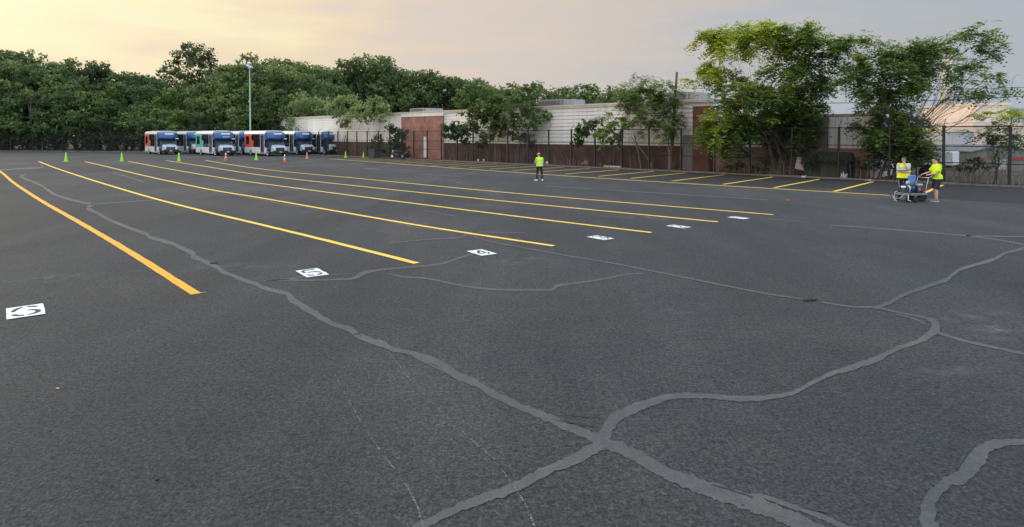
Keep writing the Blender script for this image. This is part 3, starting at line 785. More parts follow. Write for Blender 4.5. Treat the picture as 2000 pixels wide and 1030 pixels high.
# ------------------------------------------------------------------ fences
def fence(name, origin, rot, s0, s1, spacing, label, h=3.2, mesh=.065, wr=.0015, arms=True, pr=.075, at=None):
    e = empty(name, (origin[0], origin[1], 0), rot, label=label, cat='fence')
    pm = am = None
    n = int(round((s1 - s0) / spacing))
    ps = list(at) if at else [s0 + k * spacing for k in range(n + 1)]
    n = len(ps) - 1; s0, s1 = ps[0], ps[-1]
    for k in range(n + 1):
        s = ps[k]
        jit = (random.uniform(-.006, .006), random.uniform(-.008, .008))
        if pm is None:
            b = MB(); b.tube([(0, 0, -.1), (0, 0, h)], pr, 8); b.lathe([(pr * 1.25, h), (pr * 1.25, h + .03), (.01, h + .06)], n=8)
            o = b.build('post', M['black_metal'], e, smooth=False); pm = o.data
            b = MB(); b.tube([(0, 0, h + .03), (.0, .06, h + .12), (.02, .38, h + .44)], .018, 6); a_ = b.build('barb_arm', M['black_metal'], o); am = a_.data
        else:
            o = bpy.data.objects.new('post', pm); COL.objects.link(o); o.parent = e
            a_ = bpy.data.objects.new('barb_arm', am); COL.objects.link(a_); a_.parent = o
        o.location = (s, 0, 0); o.rotation_euler = (jit[0], jit[1], 0)
    for z in (.10, 1.18, 2.10, h - .02):
        b = MB(); b.tube([(s0 + (s1 - s0) * i / 20, 0.05, z + .012 * math.sin(i * 1.7)) for i in range(21)], .027 if z > .2 else .008, 6)
        b.build('rail', M['black_metal'], e)
    if arms:
        for k in range(3):
            yy, zz = .14 + .1 * k, h + .20 + .1 * k
            b = MB(); m_ = 60
            b.tube([(s0 + (s1 - s0) * i / m_, yy, zz + .015 * math.sin(i * 2.1 + k)) for i in range(m_ + 1)], .004, 4)
            b.build('barbed_wire', M['wire'], e)
    # woven wire: real strands running both diagonals, one span per panel
    H = h - .06
    def span(L):
        V = []; Fq = []
        cnt = int((L + H) / mesh)
        for sg in (1, -1):
            for k in range(cnt):
                x0 = -H + k * mesh if sg > 0 else k * mesh
                za, zc = 0.0, H
                xa, xc = x0, x0 + sg * H
                # clip to the span
                def clip(xa, za, xc, zc):
                    if xc < xa: xa, za, xc, zc = xc, zc, xa, za
                    if xc <= 0 or xa >= L: return None
                    if xa < 0: za += (zc - za) * (0 - xa) / (xc - xa); xa = 0
                    if xc > L: zc = za + (zc - za) * (L - xa) / (xc - xa); xc = L
                    return xa, za, xc, zc
                c = clip(xa, za, xc, zc)
                if not c: continue
                xa, za, xc, zc = c
                if xc - xa < .02: continue
                ux, uz = (xc - xa), (zc - za); l = math.hypot(ux, uz); px_, pz_ = -uz / l * wr, ux / l * wr
                y = .03 + sg * .003
                b0 = len(V)
                for X, Z in ((xa, za), (xc, zc)):
                    V += [(X + px_, y, Z + pz_ + .05), (X - px_ * .5, y - wr, Z - pz_ * .5 + .05), (X - px_ * .5, y + wr, Z - pz_ * .5 + .05)]
                for i in range(3): Fq.append((b0 + i, b0 + (i + 1) % 3, b0 + 3 + (i + 1) % 3, b0 + 3 + i))
        return V, Fq
    V, Fq = span(spacing)
    base = mesh_np('wire_panel', V, Fq, M['wire'], e); base.location = (s0, 0, 0); base.scale = ((ps[1] - ps[0]) / spacing, 1, 1)
    for k in range(1, n):
        o = bpy.data.objects.new('wire_panel', base.data); COL.objects.link(o); o.parent = e; o.location = (ps[k], 0, 0); o.scale = ((ps[k + 1] - ps[k]) / spacing, 1, 1)
    return e
posts = [S(x) for x in (660, 678, 697, 717, 739, 761, 784, 808, 834, 862, 893, 924, 957, 992, 1031, 1072, 1116, 1162, 1215, 1268, 1330, 1396, 1465, 1546, 1638, 1738, 1844, 1973)]
while posts[0] - 2.55 > S(505): posts.insert(0, posts[0] - 2.55)
while posts[-1] < 68: posts.append(posts[-1] + 2.85)
fence('chain_link_fence', FA, FROT, 0, 1, 2.65, 'tall black chain link fence with barbed wire arms along the warehouse', at=posts)
fence('chain_link_fence', CORN, BROT, 0.3, 100.3, 3.03, 'black chain link fence in front of the dense trees behind the buses', mesh=.10, wr=.0035, pr=.05)

# ------------------------------------------------------------------ trees
def rand_dirs(r, n):
    v = r.normal(size=(n, 3)); return v / np.linalg.norm(v, axis=1)[:, None]
def norm(v): return v / (np.linalg.norm(v, axis=1)[:, None] + 1e-9)

def leaves(clumps, size, r, dens=1.0, kind='broad', up=.5, shell=.45, mult=1.0):
    """leaf-sized faces spread through clump volumes; returns V, quads, tint"""
    Cs, Ns, Ds, Ss, Ts = [], [], [], [], []
    for c in clumps:
        cx, cy, cz, rx, ry, rz = c[:6]; dn = c[6] if len(c) > 6 else 1.0; tb = c[7] if len(c) > 7 else 0.0
        area = math.pi * ((rx * ry * rz) ** (2 / 3)); la = size * size * (.5 if kind == 'broad' else 2.2)
        n = int(max(6, dens * dn * area / la))
        # sub-clusters make the outline uneven
        m = max(4, int(n ** .5 * .8))
        sc = rand_dirs(r, m) * (r.uniform(shell, 1.0, m) ** .7)[:, None]
        idx = r.integers(0, m, n)
        p = sc[idx] + r.normal(0, .17, (n, 3))
        P = np.array([cx, cy, cz]) + p * np.array([rx, ry, rz])
        out = norm(p * np.array([1 / rx, 1 / ry, 1 / rz]) + r.normal(0, .35, (n, 3)))
        Cs.append(P); Ds.append(out)
        nn = norm(r.normal(0, .55, (n, 3)) + out * .45 + np.array([0, 0, up])); Ns.append(nn)
        Ss.append(r.uniform(.65, 1.3, n) * size)
        ct = r.uniform(-.20, .20, m)
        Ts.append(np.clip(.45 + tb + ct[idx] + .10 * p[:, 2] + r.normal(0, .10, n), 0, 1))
    C = np.concatenate(Cs); Nn = np.concatenate(Ns); D = np.concatenate(Ds); Sz = np.concatenate(Ss); T = np.concatenate(Ts)
    n = len(C)
    if kind == 'broad':
        a = norm(np.cross(Nn, rand_dirs(r, n))); b = np.cross(Nn, a)
        L = Sz[:, None] * .62; Wd = Sz[:, None] * .40
        V = np.stack([C - a * L, C - b * Wd + a * L * .1, C + a * L, C + b * Wd + a * L * .1], 1).reshape(-1, 3)
        Fq = np.arange(n * 4).reshape(n, 4)
        return V, Fq, np.repeat(T, 4)
    # pinnate: a drooping spray of leaflets in two ranks
    K = 5
    ax = norm(D * np.array([1, 1, .35]) + np.array([0, 0, .10]) + r.normal(0, .3, (n, 3)))
    side = norm(np.cross(ax, np.array([0, 0, 1.0]) + r.normal(0, .25, (n, 3))))
    dwn = np.array([0, 0, -1.0])
    Vs = []; tt = []
    Lf = Sz[:, None] * 3.3
    for k in range(K):
        u = (k + .6) / K
        base = C + ax * Lf * u + dwn * (Lf * .42 * u * u)
        ll = Sz[:, None] * 1.0 * (1 - .35 * abs(u - .45) * 2)
        for sg in (1, -1):
            dd = norm(side * sg * .92 + ax * .35 + dwn * .28 + r.normal(0, .10, (n, 3)))
            ww = norm(np.cross(dd, np.array([0, 0, 1.0]) + r.normal(0, .3, (n, 3)))) * Sz[:, None] * .27
            Vs.append(np.stack([base, base + dd * ll * .45 - ww, base + dd * ll, base + dd * ll * .45 + ww], 1)); tt.append(T + r.normal(0, .05, n))
    V = np.concatenate(Vs).reshape(-1, 3)
    Fq = np.arange(len(V)).reshape(-1, 4)
    return V, Fq, np.repeat(np.clip(np.concatenate(tt), 0, 1), 4)

def limbs(b, root, clumps, r, rad, share=.4):
    """trunk with limbs that fork towards the clumps"""
    C = np.array([c[:3] for c in clumps]); root = np.array(root, float)
    top = C.mean(0); top[2] = root[2] + (C[:, 2].max() - root[2]) * .42
    n = 7; pts = []
    for i in range(n):
        t = i / (n - 1); p = root + (top - root) * np.array([t ** 1.4, t ** 1.4, t]); p = p + np.r_[r.normal(0, .05 * rad * 6, 2) * t, 0]
        pts.append(p)
    rr = [rad * (1.25 if i == 0 else 1 - .55 * i / n) for i in range(n)]
    b.tube(pts, rr, 7)
    for c in C:
        k = int(np.clip(r.integers(2, n), 1, n - 1))
        if c[2] < pts[k][2]: k = max(1, int(n * .45 * max(.2, (c[2] - root[2]) / (top[2] - root[2] + 1e-6))))
        k = min(k, n - 1)
        p0 = pts[k]; r0 = rr[k] * .55
        mid = p0 * .5 + c * .5 + np.array([0, 0, -.08 * np.linalg.norm(c - p0)]) + r.normal(0, .08 * np.linalg.norm(c - p0), 3)
        b.tube([p0, p0 * .75 + mid * .25 + np.array([0, 0, .05]), mid, mid * .5 + c * .5, c], [r0 * .62, r0 * .46, r0 * .30, r0 * .17, r0 * .06], 5, cap=False)
        for _ in range(2):
            q = c + rand_dirs(r, 1)[0] * .5 * np.linalg.norm(c - p0) * .22
            b.tube([mid, mid * .5 + q * .5 + r.normal(0, .05, 3), q], [r0 * .2, r0 * .12, r0 * .04], 4, cap=False)

def crown_variant(seed, H, Rw, trunk_h, size, dens, mtl, name, n=13, bark='bark', kind='broad', tall=1.0):
    """a free-standing tree at the origin; returned as an Empty with trunk and crown"""
    r = np.random.default_rng(seed)
    cl = []
    for k in range(n):
        a = r.uniform(0, 2 * math.pi); q = r.uniform(0, 1) ** .6; z = trunk_h + (H - trunk_h) * r.uniform(.08, .92)
        prof = math.sin(math.pi * min(1, max(.12, (z - trunk_h) / (H - trunk_h) * .85 + .12)))
        R_ = Rw * q * (.35 + .65 * prof) * .8; rc = Rw * r.uniform(.30, .46)
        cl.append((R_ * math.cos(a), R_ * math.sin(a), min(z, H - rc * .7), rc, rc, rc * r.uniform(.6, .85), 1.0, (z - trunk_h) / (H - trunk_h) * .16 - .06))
    cl.append((0, 0, H - Rw * .3, Rw * .34, Rw * .34, Rw * .3, 1, .1))
    e = empty(name)
    b = MB(); limbs(b, (0, 0, -.1), cl, r, H * .018 + .04); b.build('trunk', M[bark], e, recalc=False)
    V, Fq, T = leaves(cl, size, r, dens=dens, kind=kind)
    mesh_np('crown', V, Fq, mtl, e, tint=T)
    return e

def px_tree(name, seed, t, base_px, spec, mtl, size, dens, label, cat='tree', group=None, kind='broad', bark='bark', rad=.12, thick=1.0, extra=(), yb=None, up=.5, shell=.45, stem=True):
    """tree whose clumps were surveyed from the photo as (x, y, r[, density, tint]); it stands at offset t behind the fence, with real depth"""
    r = np.random.default_rng(seed)
    Yb = yb if yb is not None else SY(base_px, t)
    base = W(base_px, HOR, Yb); base[2] = 0
    cl = []
    for q in spec:
        px, py, rp = q[:3]; dn = q[3] if len(q) > 3 else 1.0; tb = q[4] if len(q) > 4 else 0.0
        Y = Yb + r.uniform(-1.6, 1.6) * thick
        c = W(px, py, Y); rw = rp / F_PX * Y
        cl.append((*(c - base), rw * 1.0, rw * 1.15, rw * .82, dn, tb))
    e = empty(name, tuple(base), label=label, cat=cat, group=group)
    if stem:
        b = MB()
        roots = [(0, 0, -.15)] + [tuple(np.r_[(W(x, HOR, Yb) - base)[:2], -.15]) for x in extra]
        ids = r.integers(0, len(roots), len(cl))
        for k, rt in enumerate(roots):
            sub = [c for i, c in enumerate(cl) if ids[i] == k] or cl[:2]
            limbs(b, rt, sub, r, rad * r.uniform(.75, 1.1))
        b.build('trunk', M[bark], e, recalc=False)
    if name == 'small_tree' or (name == 'tree_of_heaven' and seed in (73, 74)):
        cl = [(*c[:3], c[3] * 1.18, c[4] * 1.1, c[5] * 1.2, *c[6:]) for c in cl]
    if name == 'vine':
        cl = [(*c[:3], c[3] * 1.25, c[4], c[5] * 1.3, *c[6:]) for c in cl]; shell = .08
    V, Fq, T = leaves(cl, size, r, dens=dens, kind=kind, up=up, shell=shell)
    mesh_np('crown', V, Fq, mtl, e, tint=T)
    return e

# far row: seven kinds of crown, each tree its own object
far = [crown_variant(100 + i, H, Rw, th, .36, 2.2, M[m], 'broadleaf_tree', n=nn, bark=bk)
       for i, (H, Rw, th, nn, m, bk) in enumerate([(14, 5.2, 3.0, 20, 'leaf_far', 'bark'), (12.5, 4.6, 2.5, 18, 'leaf_far', 'bark_pale'), (15.5, 5.5, 4.0, 22, 'leaf_far', 'bark'),
                                                (11, 5.0, 1.8, 18, 'leaf_mid', 'bark'), (13, 4.2, 3.5, 16, 'leaf_far', 'bark_pale'), (9, 4.4, 1.0, 16, 'leaf_far', 'bark')])]
used = set()
def place_far(v, x, y, top_z, label, group, rz, H0):
    o = far[v] if v not in used else copy_tree(far[v])
    used.add(v)
    k = top_z / H0
    o.location = (x, y, 0); o.rotation_euler = (0, 0, rz); o.scale = (k ** .8, k ** .8, k)
    tag(o, label, 'tree', group)
Hs = [14, 12.5, 15.5, 11, 13, 9]
def ztop(px, py, Y): return W(px, py, Y)[2]
# skyline of the far trees: (x, top y)
sky_pts = [(x, y - 7) for x, y in [(-160, 100), (-60, 95), (0, 97), (45, 103), (95, 122), (150, 122), (205, 128), (255, 141), (300, 150), (340, 160), (380, 165), (430, 150), (452, 120), (500, 104), (560, 118), (610, 122), (650, 136), (690, 118), (730, 108), (770, 122), (820, 138), (860, 150), (905, 142), (930, 162), (1000, 176)]]
sx = np.array([p[0] for p in sky_pts]); sy = np.array([p[1] for p in sky_pts])
def back_y(px, off):
    """distance of the line `off` metres behind the back fence, seen in column px"""
    d = ray(px, HOR)[:2]; bd = bdir / BL; nn = np.array([-bd[1], bd[0]]); nn = nn if nn[1] > 0 else -nn
    o = np.array(CORN[:2]) + nn * off
    k, s = np.linalg.solve(np.array([[d[0], -bd[0]], [d[1], -bd[1]]]), o)
    return d[1] * k
r_ = np.random.default_rng(5)
def zone(px):
    if px < 300: return 'dark green tree in the dense row left of the buses', 'trees left of the buses'
    if px < 640: return 'dark green tree in the dense row directly behind the parked buses', 'trees behind the buses'
    return 'dark green tree rising behind the far end of the warehouse roof', 'trees behind the warehouse'
# front row directly behind the back fence (lower crowns reach the ground), then the skyline rows
for row, (off, x0, x1, st, drop, vs) in enumerate([(3.5, -120, 600, 47, 62, (5, 3, 5, 1)), (8, -150, 640, 52, 26, (1, 4, 0, 3)), (14, -150, 960, 50, 3, (0, 2, 4, 1)), (22, -170, 1010, 62, 14, (2, 0, 2, 4))]):
    px = x0
    while px < x1:
        Y = back_y(px, off) if px < 640 else 118 + off
        top = np.interp(px, sx, sy) + drop + r_.uniform(-6, 9)
        v = vs[r_.integers(0, len(vs))]
        lab, grp = zone(px)
        c = W(px, HOR, Y)
        place_far(v, c[0], Y, ztop(px, top, Y), lab, grp, r_.uniform(0, 6.28), Hs[v])
        px += st * r_.uniform(.8, 1.2)
# the tall open-crowned tree that stands above the row
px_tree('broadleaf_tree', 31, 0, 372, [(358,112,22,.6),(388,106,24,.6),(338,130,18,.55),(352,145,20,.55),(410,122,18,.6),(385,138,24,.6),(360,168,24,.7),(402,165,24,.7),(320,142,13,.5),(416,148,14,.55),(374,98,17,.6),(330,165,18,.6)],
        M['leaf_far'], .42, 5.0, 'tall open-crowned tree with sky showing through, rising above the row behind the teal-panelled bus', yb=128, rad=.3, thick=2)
# trees behind the warehouse roof
for i, (px, py, Y, v) in enumerate([(955, 172, 92, 3), (1075, 172, 82, 1), (1110, 168, 88, 3), (1150, 163, 84, 3), (1195, 172, 80, 1), (1235, 172, 86, 3), (1030, 168, 90, 0)]):
    c = W(px, HOR, Y); place_far(v, c[0], Y, ztop(px, py, Y), 'green treetop showing above the middle of the warehouse roof', 'treetops over the warehouse roof', i * 1.3, Hs[v])
for i in range(len(far)):
    if i not in used: place_far(i, -130 - 8 * i, 140, 12, 'dark green tree in the dense row left of the buses', 'trees left of the buses', i, Hs[i])

# undergrowth along the back fence, too tangled to count
r2 = np.random.default_rng(9)
cl = []
for k in range(90):
    s = k * 1.1; q = 1.4 + r2.uniform(0, 2.2)
    bd = bdir / BL; nn = np.array([-bd[1], bd[0]]); nn = nn if nn[1] > 0 else -nn
    p = np.array(CORN[:2]) + bd * s + nn * q
    hz = r2.uniform(1.2, 2.9)
    cl.append((p[0], p[1], hz, 1.2, 1.0, hz, 1.1, -.25 if k < 62 else -.1))
V, Fq, T = leaves(cl, .26, r2, dens=3.2)
tag(mesh_np('undergrowth', V, Fq, M['leaf_ivy'], tint=T), 'dark tangled undergrowth along the back fence', 'undergrowth', kind='stuff')

def bushes(px, py, rp, Y, lab, seed, mtl='leaf_mid', cat='bush'):
    return px_tree('bush', seed, 0, px, [(px, py, rp), (px - rp * .8, py + rp * .4, rp * .8), (px + rp * .8, py + rp * .3, rp * .8)], M[mtl], .22, 2.2, lab, cat, yb=Y, rad=.05, thick=.6)
bushes(20, 243, 17, back_y(20, -.6) , 'yellow-green bush against the back fence at the far left end', 41, 'leaf_mid')
bushes(82, 245, 13, back_y(82, -.4), 'small green bush on the back fence, second from the left end', 42, 'leaf_mid')

# small pale trees between the fence and the far end of the warehouse
px_tree('small_tree', 51, 1.5, 600, [(575,222,22),(600,205,26),(630,212,24),(590,240,20,.8),(620,238,20,.8),(645,228,16)], M['leaf_pale'], .30, 4, 'pale green bushy tree behind the rightmost buses', yb=97, rad=.10)
px_tree('small_tree', 52, 1.5, 668, [(655,212,18),(680,205,20),(668,230,16,.7),(692,222,16,.8),(675,250,10,.5)], M['leaf_pale'], .28, 3, 'thin pale green tree in front of the far white wall, left of two', yb=SY(668, 1.4), rad=.08, extra=(682,))
px_tree('small_tree', 53, 1.5, 728, [(705,215,16),(730,208,18),(752,215,13),(720,232,14,.6),(745,232,10,.5)], M['leaf_pale'], .28, 3, 'thin pale green tree in front of the far white wall, right of two', yb=SY(728, 1.4), rad=.07, extra=(705,))
# vines and scrub on the fence
px_tree('vine', 61, .3, 775, [(765,252,11),(778,262,12),(770,280,11),(785,285,12),(790,262,9),(795,300,7)], M['leaf_ivy'], .20, 4.5, 'dark vine hanging on the fence in front of the pink brick wall', 'vine', yb=SY(775, .4), rad=.05, thick=.3)
px_tree('vine', 62, .3, 742, [(740,270,9,.7),(735,285,11,.8),(748,292,9,.8)], M['leaf_ivy'], .18, 3.5, 'dark scrub behind the fence, left of the vine on the pink brick wall', 'vine', yb=SY(742, 1.0), rad=.05, thick=.4)
px_tree('vine', 63, .3, 885, [(872,250,10),(888,246,12),(900,258,12),(884,268,12),(905,275,9),(870,264,7)], M['leaf_ivy'], .22, 4.5, 'leafy vine hanging over the fence just right of the pink brick wall', 'vine', yb=SY(885, -.1), rad=.05, thick=.3)
px_tree('small_tree', 71, 1.5, 935, [(905,192,17),(925,180,20),(950,186,20),(915,212,18),(945,212,22),(972,205,20),(930,235,16),(962,235,18),(985,190,18),(955,262,14),(920,255,15),(975,240,17),(940,280,11),(985,262,12)], M['leaf_mid'], .22, 4.5, 'bushy green tree leaning over the fence, left of the middle worker', yb=SY(940, 1.3), rad=.09, extra=(915, 960), thick=.8)
px_tree('small_tree', 72, 1.5, 1020, [(1000,182,18),(1025,186,18),(1048,172,13,.8),(1010,208,22),(1040,212,18,.9),(1058,230,14,.8,.1),(1000,235,18),(1035,240,17,.8),(1066,225,9,.7,.35),(1010,262,16,.8),(1035,270,13,.7)], M['leaf_mid'], .22, 4.2, 'green tree behind the fence directly behind the middle worker', yb=SY(1020, 1.4), rad=.08, extra=(1000, 1045), thick=.8)
px_tree('vine', 64, .3, 1130, [(1122,278,9),(1128,262,12),(1142,248,12),(1156,244,10),(1133,278,9),(1140,262,10),(1168,240,7)], M['leaf_ivy'], .22, 4, 'dark vine draped on the fence right of the middle worker', 'vine', yb=SY(1130, -.05), rad=.04, thick=.25)
px_tree('vine', 65, .3, 1190, [(1170,262,13,1,.25),(1190,252,13,1,.35),(1210,245,13,1,.3),(1185,275,13,1,.15),(1205,268,12,1,.2),(1175,288,7,1,.1),(1208,284,8,1,.1)], M['leaf_mid'], .26, 4, 'bright green vine with broad leaves on the fence in front of the white siding', 'vine', yb=SY(1190, -.1), rad=.04, thick=.25)
px_tree('tree_of_heaven', 73, 1.5, 1252, [(1215,195,15),(1232,178,16),(1258,165,18),(1240,205,20),(1270,190,20),(1262,225,18),(1235,232,14,.7),(1250,248,14,.7),(1180,222,14,.45)], M['leaf_ail'], .16, 5.5, 'slender multi-stemmed tree before the white siding, left of the leaning utility pole', kind='pinnate', yb=SY(1252, 1.2), rad=.07, extra=(1275,), thick=.7, bark='bark_pale')
px_tree('tree_of_heaven', 74, 1.5, 1308, [(1292,172,15),(1312,188,14),(1295,205,18),(1318,215,14),(1300,235,17),(1322,245,12),(1310,262,13),(1296,258,10)], M['leaf_ail'], .16, 5.5, 'slender pale-stemmed tree growing right against the leaning utility pole', kind='pinnate', yb=SY(1308, 1.0), rad=.07, thick=.6, bark='bark_pale')

# the two big spreading trees
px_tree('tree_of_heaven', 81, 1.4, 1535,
        [(1375,78,18,1,.25),(1400,72,22,1,.3),(1430,82,22,1,.32),(1455,70,22,1,.3),(1490,66,24,1,.3),(1520,60,22,1,.3),(1550,66,24,1,.2),(1585,78,26,1,.05),(1615,95,24,1,-.05),(1410,98,16,.9,.28),(1470,95,18,.9,.28),(1515,95,20,1,.25),(1560,100,24,1,.05),  # raised tints paint warm light from the left into these leaves
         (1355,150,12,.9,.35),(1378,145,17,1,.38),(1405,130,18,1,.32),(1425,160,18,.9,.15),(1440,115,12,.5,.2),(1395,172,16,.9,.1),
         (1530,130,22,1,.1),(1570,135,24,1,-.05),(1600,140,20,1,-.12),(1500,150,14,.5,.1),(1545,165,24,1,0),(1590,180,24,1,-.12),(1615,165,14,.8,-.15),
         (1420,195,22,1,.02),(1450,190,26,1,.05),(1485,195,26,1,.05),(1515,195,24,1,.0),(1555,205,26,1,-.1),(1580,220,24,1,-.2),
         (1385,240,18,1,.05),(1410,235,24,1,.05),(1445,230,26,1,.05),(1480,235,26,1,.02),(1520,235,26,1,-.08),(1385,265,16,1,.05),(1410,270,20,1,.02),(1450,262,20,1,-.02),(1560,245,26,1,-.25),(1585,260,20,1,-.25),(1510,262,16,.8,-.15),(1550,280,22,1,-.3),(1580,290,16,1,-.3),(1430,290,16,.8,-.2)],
        M['leaf_ail'], .23, 12, 'biggest tree, broad flat-topped with warm light painted into its yellow-green upper leaves, spreading over the fence', kind='pinnate', rad=.14, extra=(1515, 1560), thick=1.2)
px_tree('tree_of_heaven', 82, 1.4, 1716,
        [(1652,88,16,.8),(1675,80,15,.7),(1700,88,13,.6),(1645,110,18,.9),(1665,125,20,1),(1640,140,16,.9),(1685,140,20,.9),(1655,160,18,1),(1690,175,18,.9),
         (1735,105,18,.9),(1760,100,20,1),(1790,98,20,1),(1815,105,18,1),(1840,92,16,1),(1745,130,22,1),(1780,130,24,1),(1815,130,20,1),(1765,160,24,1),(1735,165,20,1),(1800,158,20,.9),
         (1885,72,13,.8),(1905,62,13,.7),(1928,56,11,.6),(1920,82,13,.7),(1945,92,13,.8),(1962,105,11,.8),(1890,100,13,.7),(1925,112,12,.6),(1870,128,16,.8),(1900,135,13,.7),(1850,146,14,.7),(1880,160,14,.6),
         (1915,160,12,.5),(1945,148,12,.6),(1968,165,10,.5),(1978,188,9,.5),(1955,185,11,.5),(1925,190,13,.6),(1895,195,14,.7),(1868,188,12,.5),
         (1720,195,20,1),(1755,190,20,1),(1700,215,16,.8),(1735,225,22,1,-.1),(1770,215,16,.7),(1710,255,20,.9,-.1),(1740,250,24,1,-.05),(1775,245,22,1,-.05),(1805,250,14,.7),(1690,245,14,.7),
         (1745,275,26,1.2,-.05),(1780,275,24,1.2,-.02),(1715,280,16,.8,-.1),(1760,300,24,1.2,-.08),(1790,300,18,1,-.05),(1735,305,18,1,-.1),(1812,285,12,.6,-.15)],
        M['leaf_ail'], .22, 10.5, 'wide dark green tree with long drooping right-hand branches behind the two workers', kind='pinnate', rad=.13, extra=(1745,), thick=1.2)
px_tree('tree_of_heaven', 83, 1.4, 1945, [(1925,235,15,.7,.05),(1950,220,16,.8,.3),(1975,222,16,.8,.35),(2000,225,15,.8,.25),(1940,255,18,.7,0),(1965,262,18,.8,-.1),(1910,255,12,.5,0),(1925,275,13,.6,-.1),(1950,285,16,.7,-.1),(1990,268,13,.6,-.05),(1960,310,10,.4,.2)],
        M['leaf_ail'], .17, 6, 'small feathery yellow-green tree behind the fence at the far right', kind='pinnate', rad=.08, thick=.7)

px_tree('creeper', 84, 2.0, 1530, [(1405,262,18),(1440,275,20),(1475,262,18),(1510,275,20),(1545,255,24),(1575,262,18),(1418,300,14),(1450,300,13),(1530,300,18),(1565,300,20),(1545,225,20),(1580,215,18)],
        M['leaf_ivy'], .17, 3.2, 'dark tangle of creeper filling the space under the biggest tree', 'creeper', rad=.05, thick=.5, stem=True)
px_tree('creeper', 85, 2.0, 1755, [(1725,262,13),(1748,270,22),(1780,265,20),(1765,245,18),(1735,295,20),(1770,298,22),(1800,295,16),(1755,325,16),(1790,320,14)],
        M['leaf_mid'], .17, 3.6, 'bushy dark green creeper wrapped round the trunks behind the two workers', 'creeper', rad=.05, thick=.5, stem=True)
# scrub at the foot of the big trees
for i, (px, py, rp, t, lab) in enumerate([(1432, 322, 15, 1.6, 'dark scrub at the foot of the biggest tree, beside the red brick pier'), (1490, 324, 15, 1.4, 'dark scrub behind the fence under the left half of the biggest tree'), (1700, 322, 13, 1.2, 'scrub of thin stems between the dark shed and the left worker'),
                                        (1648, 312, 17, .9, 'dark leafy scrub growing beside the dark shed'), (1592, 312, 16, .9, 'dark scrub overgrowing the left end of the dark shed'), (1905, 322, 17, 1.4, 'low scrub behind the fence right of the right worker')]):
    px_tree('shrub', 90 + i, t, px, [(px, py, rp, .7, -.2), (px - rp, py + 6, rp * .8, .6, -.2), (px + rp, py + 3, rp * .8, .6, -.15)], M['leaf_ivy'], .12, 3, lab, 'shrub', rad=.03, thick=.4)
# fallen leaves and litter along the fence foot
r3 = np.random.default_rng(12)
n = 9000
ss_ = r3.uniform(-25, 62, n); tt_ = np.abs(r3.normal(0, 1, n)) * 1.1 - .1
P = FA[None] + FE[None] * ss_[:, None] + FN[None] * tt_[:, None]
a = r3.uniform(0, 6.28, n); sz = r3.uniform(.03, .085, n)
C = np.c_[P, r3.uniform(.0, .06, n)]
u = np.c_[np.cos(a), np.sin(a), r3.normal(0, .3, n)] * sz[:, None]; v = np.c_[-np.sin(a), np.cos(a), r3.normal(0, .3, n)] * sz[:, None] * .6
V = np.stack([C - u, C - v, C + u, C + v], 1).reshape(-1, 3)
M['dead_leaf'] = mat_leaf('dead_leaves', (.05, .035, .022), (.11, .075, .045), (.22, .17, .11), trans=.1)
tag(mesh_np('fallen_leaves', V, np.arange(4 * n).reshape(n, 4), M['dead_leaf'], tint=np.repeat(r3.uniform(0, 1, n), 4)), 'brown fallen leaves along the foot of the fence', 'leaves', kind='stuff')
# bare stems in front of the brick base
def stems(px0, px1, n, seed, lab, t=1.4, hh=(1.2, 2.4)):
    r = np.random.default_rng(seed); s0, s1 = S(px0, t), S(px1, t)
    e = empty('thicket', FP((s0 + s1) / 2, t), FROT, label=lab, cat='bare stems')
    b = MB()
    for k in range(n):
        x = r.uniform(-1, 1) * (s1 - s0) / 2; y = r.uniform(-.8, .8); h = r.uniform(*hh); q = r.uniform(.008, .022)
        b.tube([(x, y, -.1), (x + r.normal(0, .06), y, h * .5), (x + r.normal(0, .2), y + r.normal(0, .1), h)], [q, q * .8, q * .3], 4)
        if r.random() < .6:
            b.tube([(x, y, h * .3), (x + r.normal(0, .4), y + r.normal(0, .2), h * r.uniform(.5, .9))], [q * .5, q * .2], 4)
    b.build('stem', M['bark_pale'], e, recalc=False)
    return e
stems(880, 1060, 46, 1, 'thicket of thin pale bare stems left of and behind the middle worker')
stems(1180, 1325, 16, 2, 'few thin bare stems in front of the dark brick base, left of the grey door', hh=(1.0, 1.8))
stems(1062, 1178, 40, 5, 'low tangle of dead stems under the dark vine right of the middle worker', hh=(.3, 1.1))
stems(1395, 1560, 90, 6, 'brown dead stems tangled under the biggest tree', t=1.2, hh=(.3, 1.3))
stems(1850, 2010, 110, 7, 'brown weed stems behind the fence at the far right', t=1.6, hh=(.3, 1.4))
stems(865, 900, 14, 8, 'dry stems under the leafy vine beside the pink brick wall', hh=(.4, 1.5))
stems(660, 730, 18, 4, 'bare stems before the far white wall, right of the last bus')
stems(1660, 1735, 22, 3, 'pale bare stems in a tangle behind the left worker', hh=(.6, 1.6))

# ------------------------------------------------------------------ things behind the fence on the right
# dark garden shed
e = empty('shed', FP(S(1617, 1.7), 1.7), FROT, label='small dark shed with a sloping shingled roof behind the fence', cat='shed')
sw = (S(1660, 1.7) - S(1577, 1.7)) / 2
zt = SZ(1617, 297, 1.7)
b = MB(); b.box(-sw, sw, -.55, .9, -.05, zt * .66); b.build('wall', M['shed'], e)
for k in range(5):
    x = -sw + 2 * sw / 5 * k
    MB().box(x + .03, x + 2 * sw / 5 - .03, -.58, -.552, .05, zt * .62).build('plank', M['shed'], e)
b = MB(); b.prism([(-.75, zt * .62), (.15, zt), (1.05, zt * .62), (1.05, zt * .57), (.15, zt * .93), (-.75, zt * .57)], -sw - .12, sw + .12, 'x'); b.build('roof', M['shed_roof'], e)
MB().box(-sw + .5, -sw + 1.0, -.60, -.582, .25, .75).build('opening', M['black_plastic'], e)
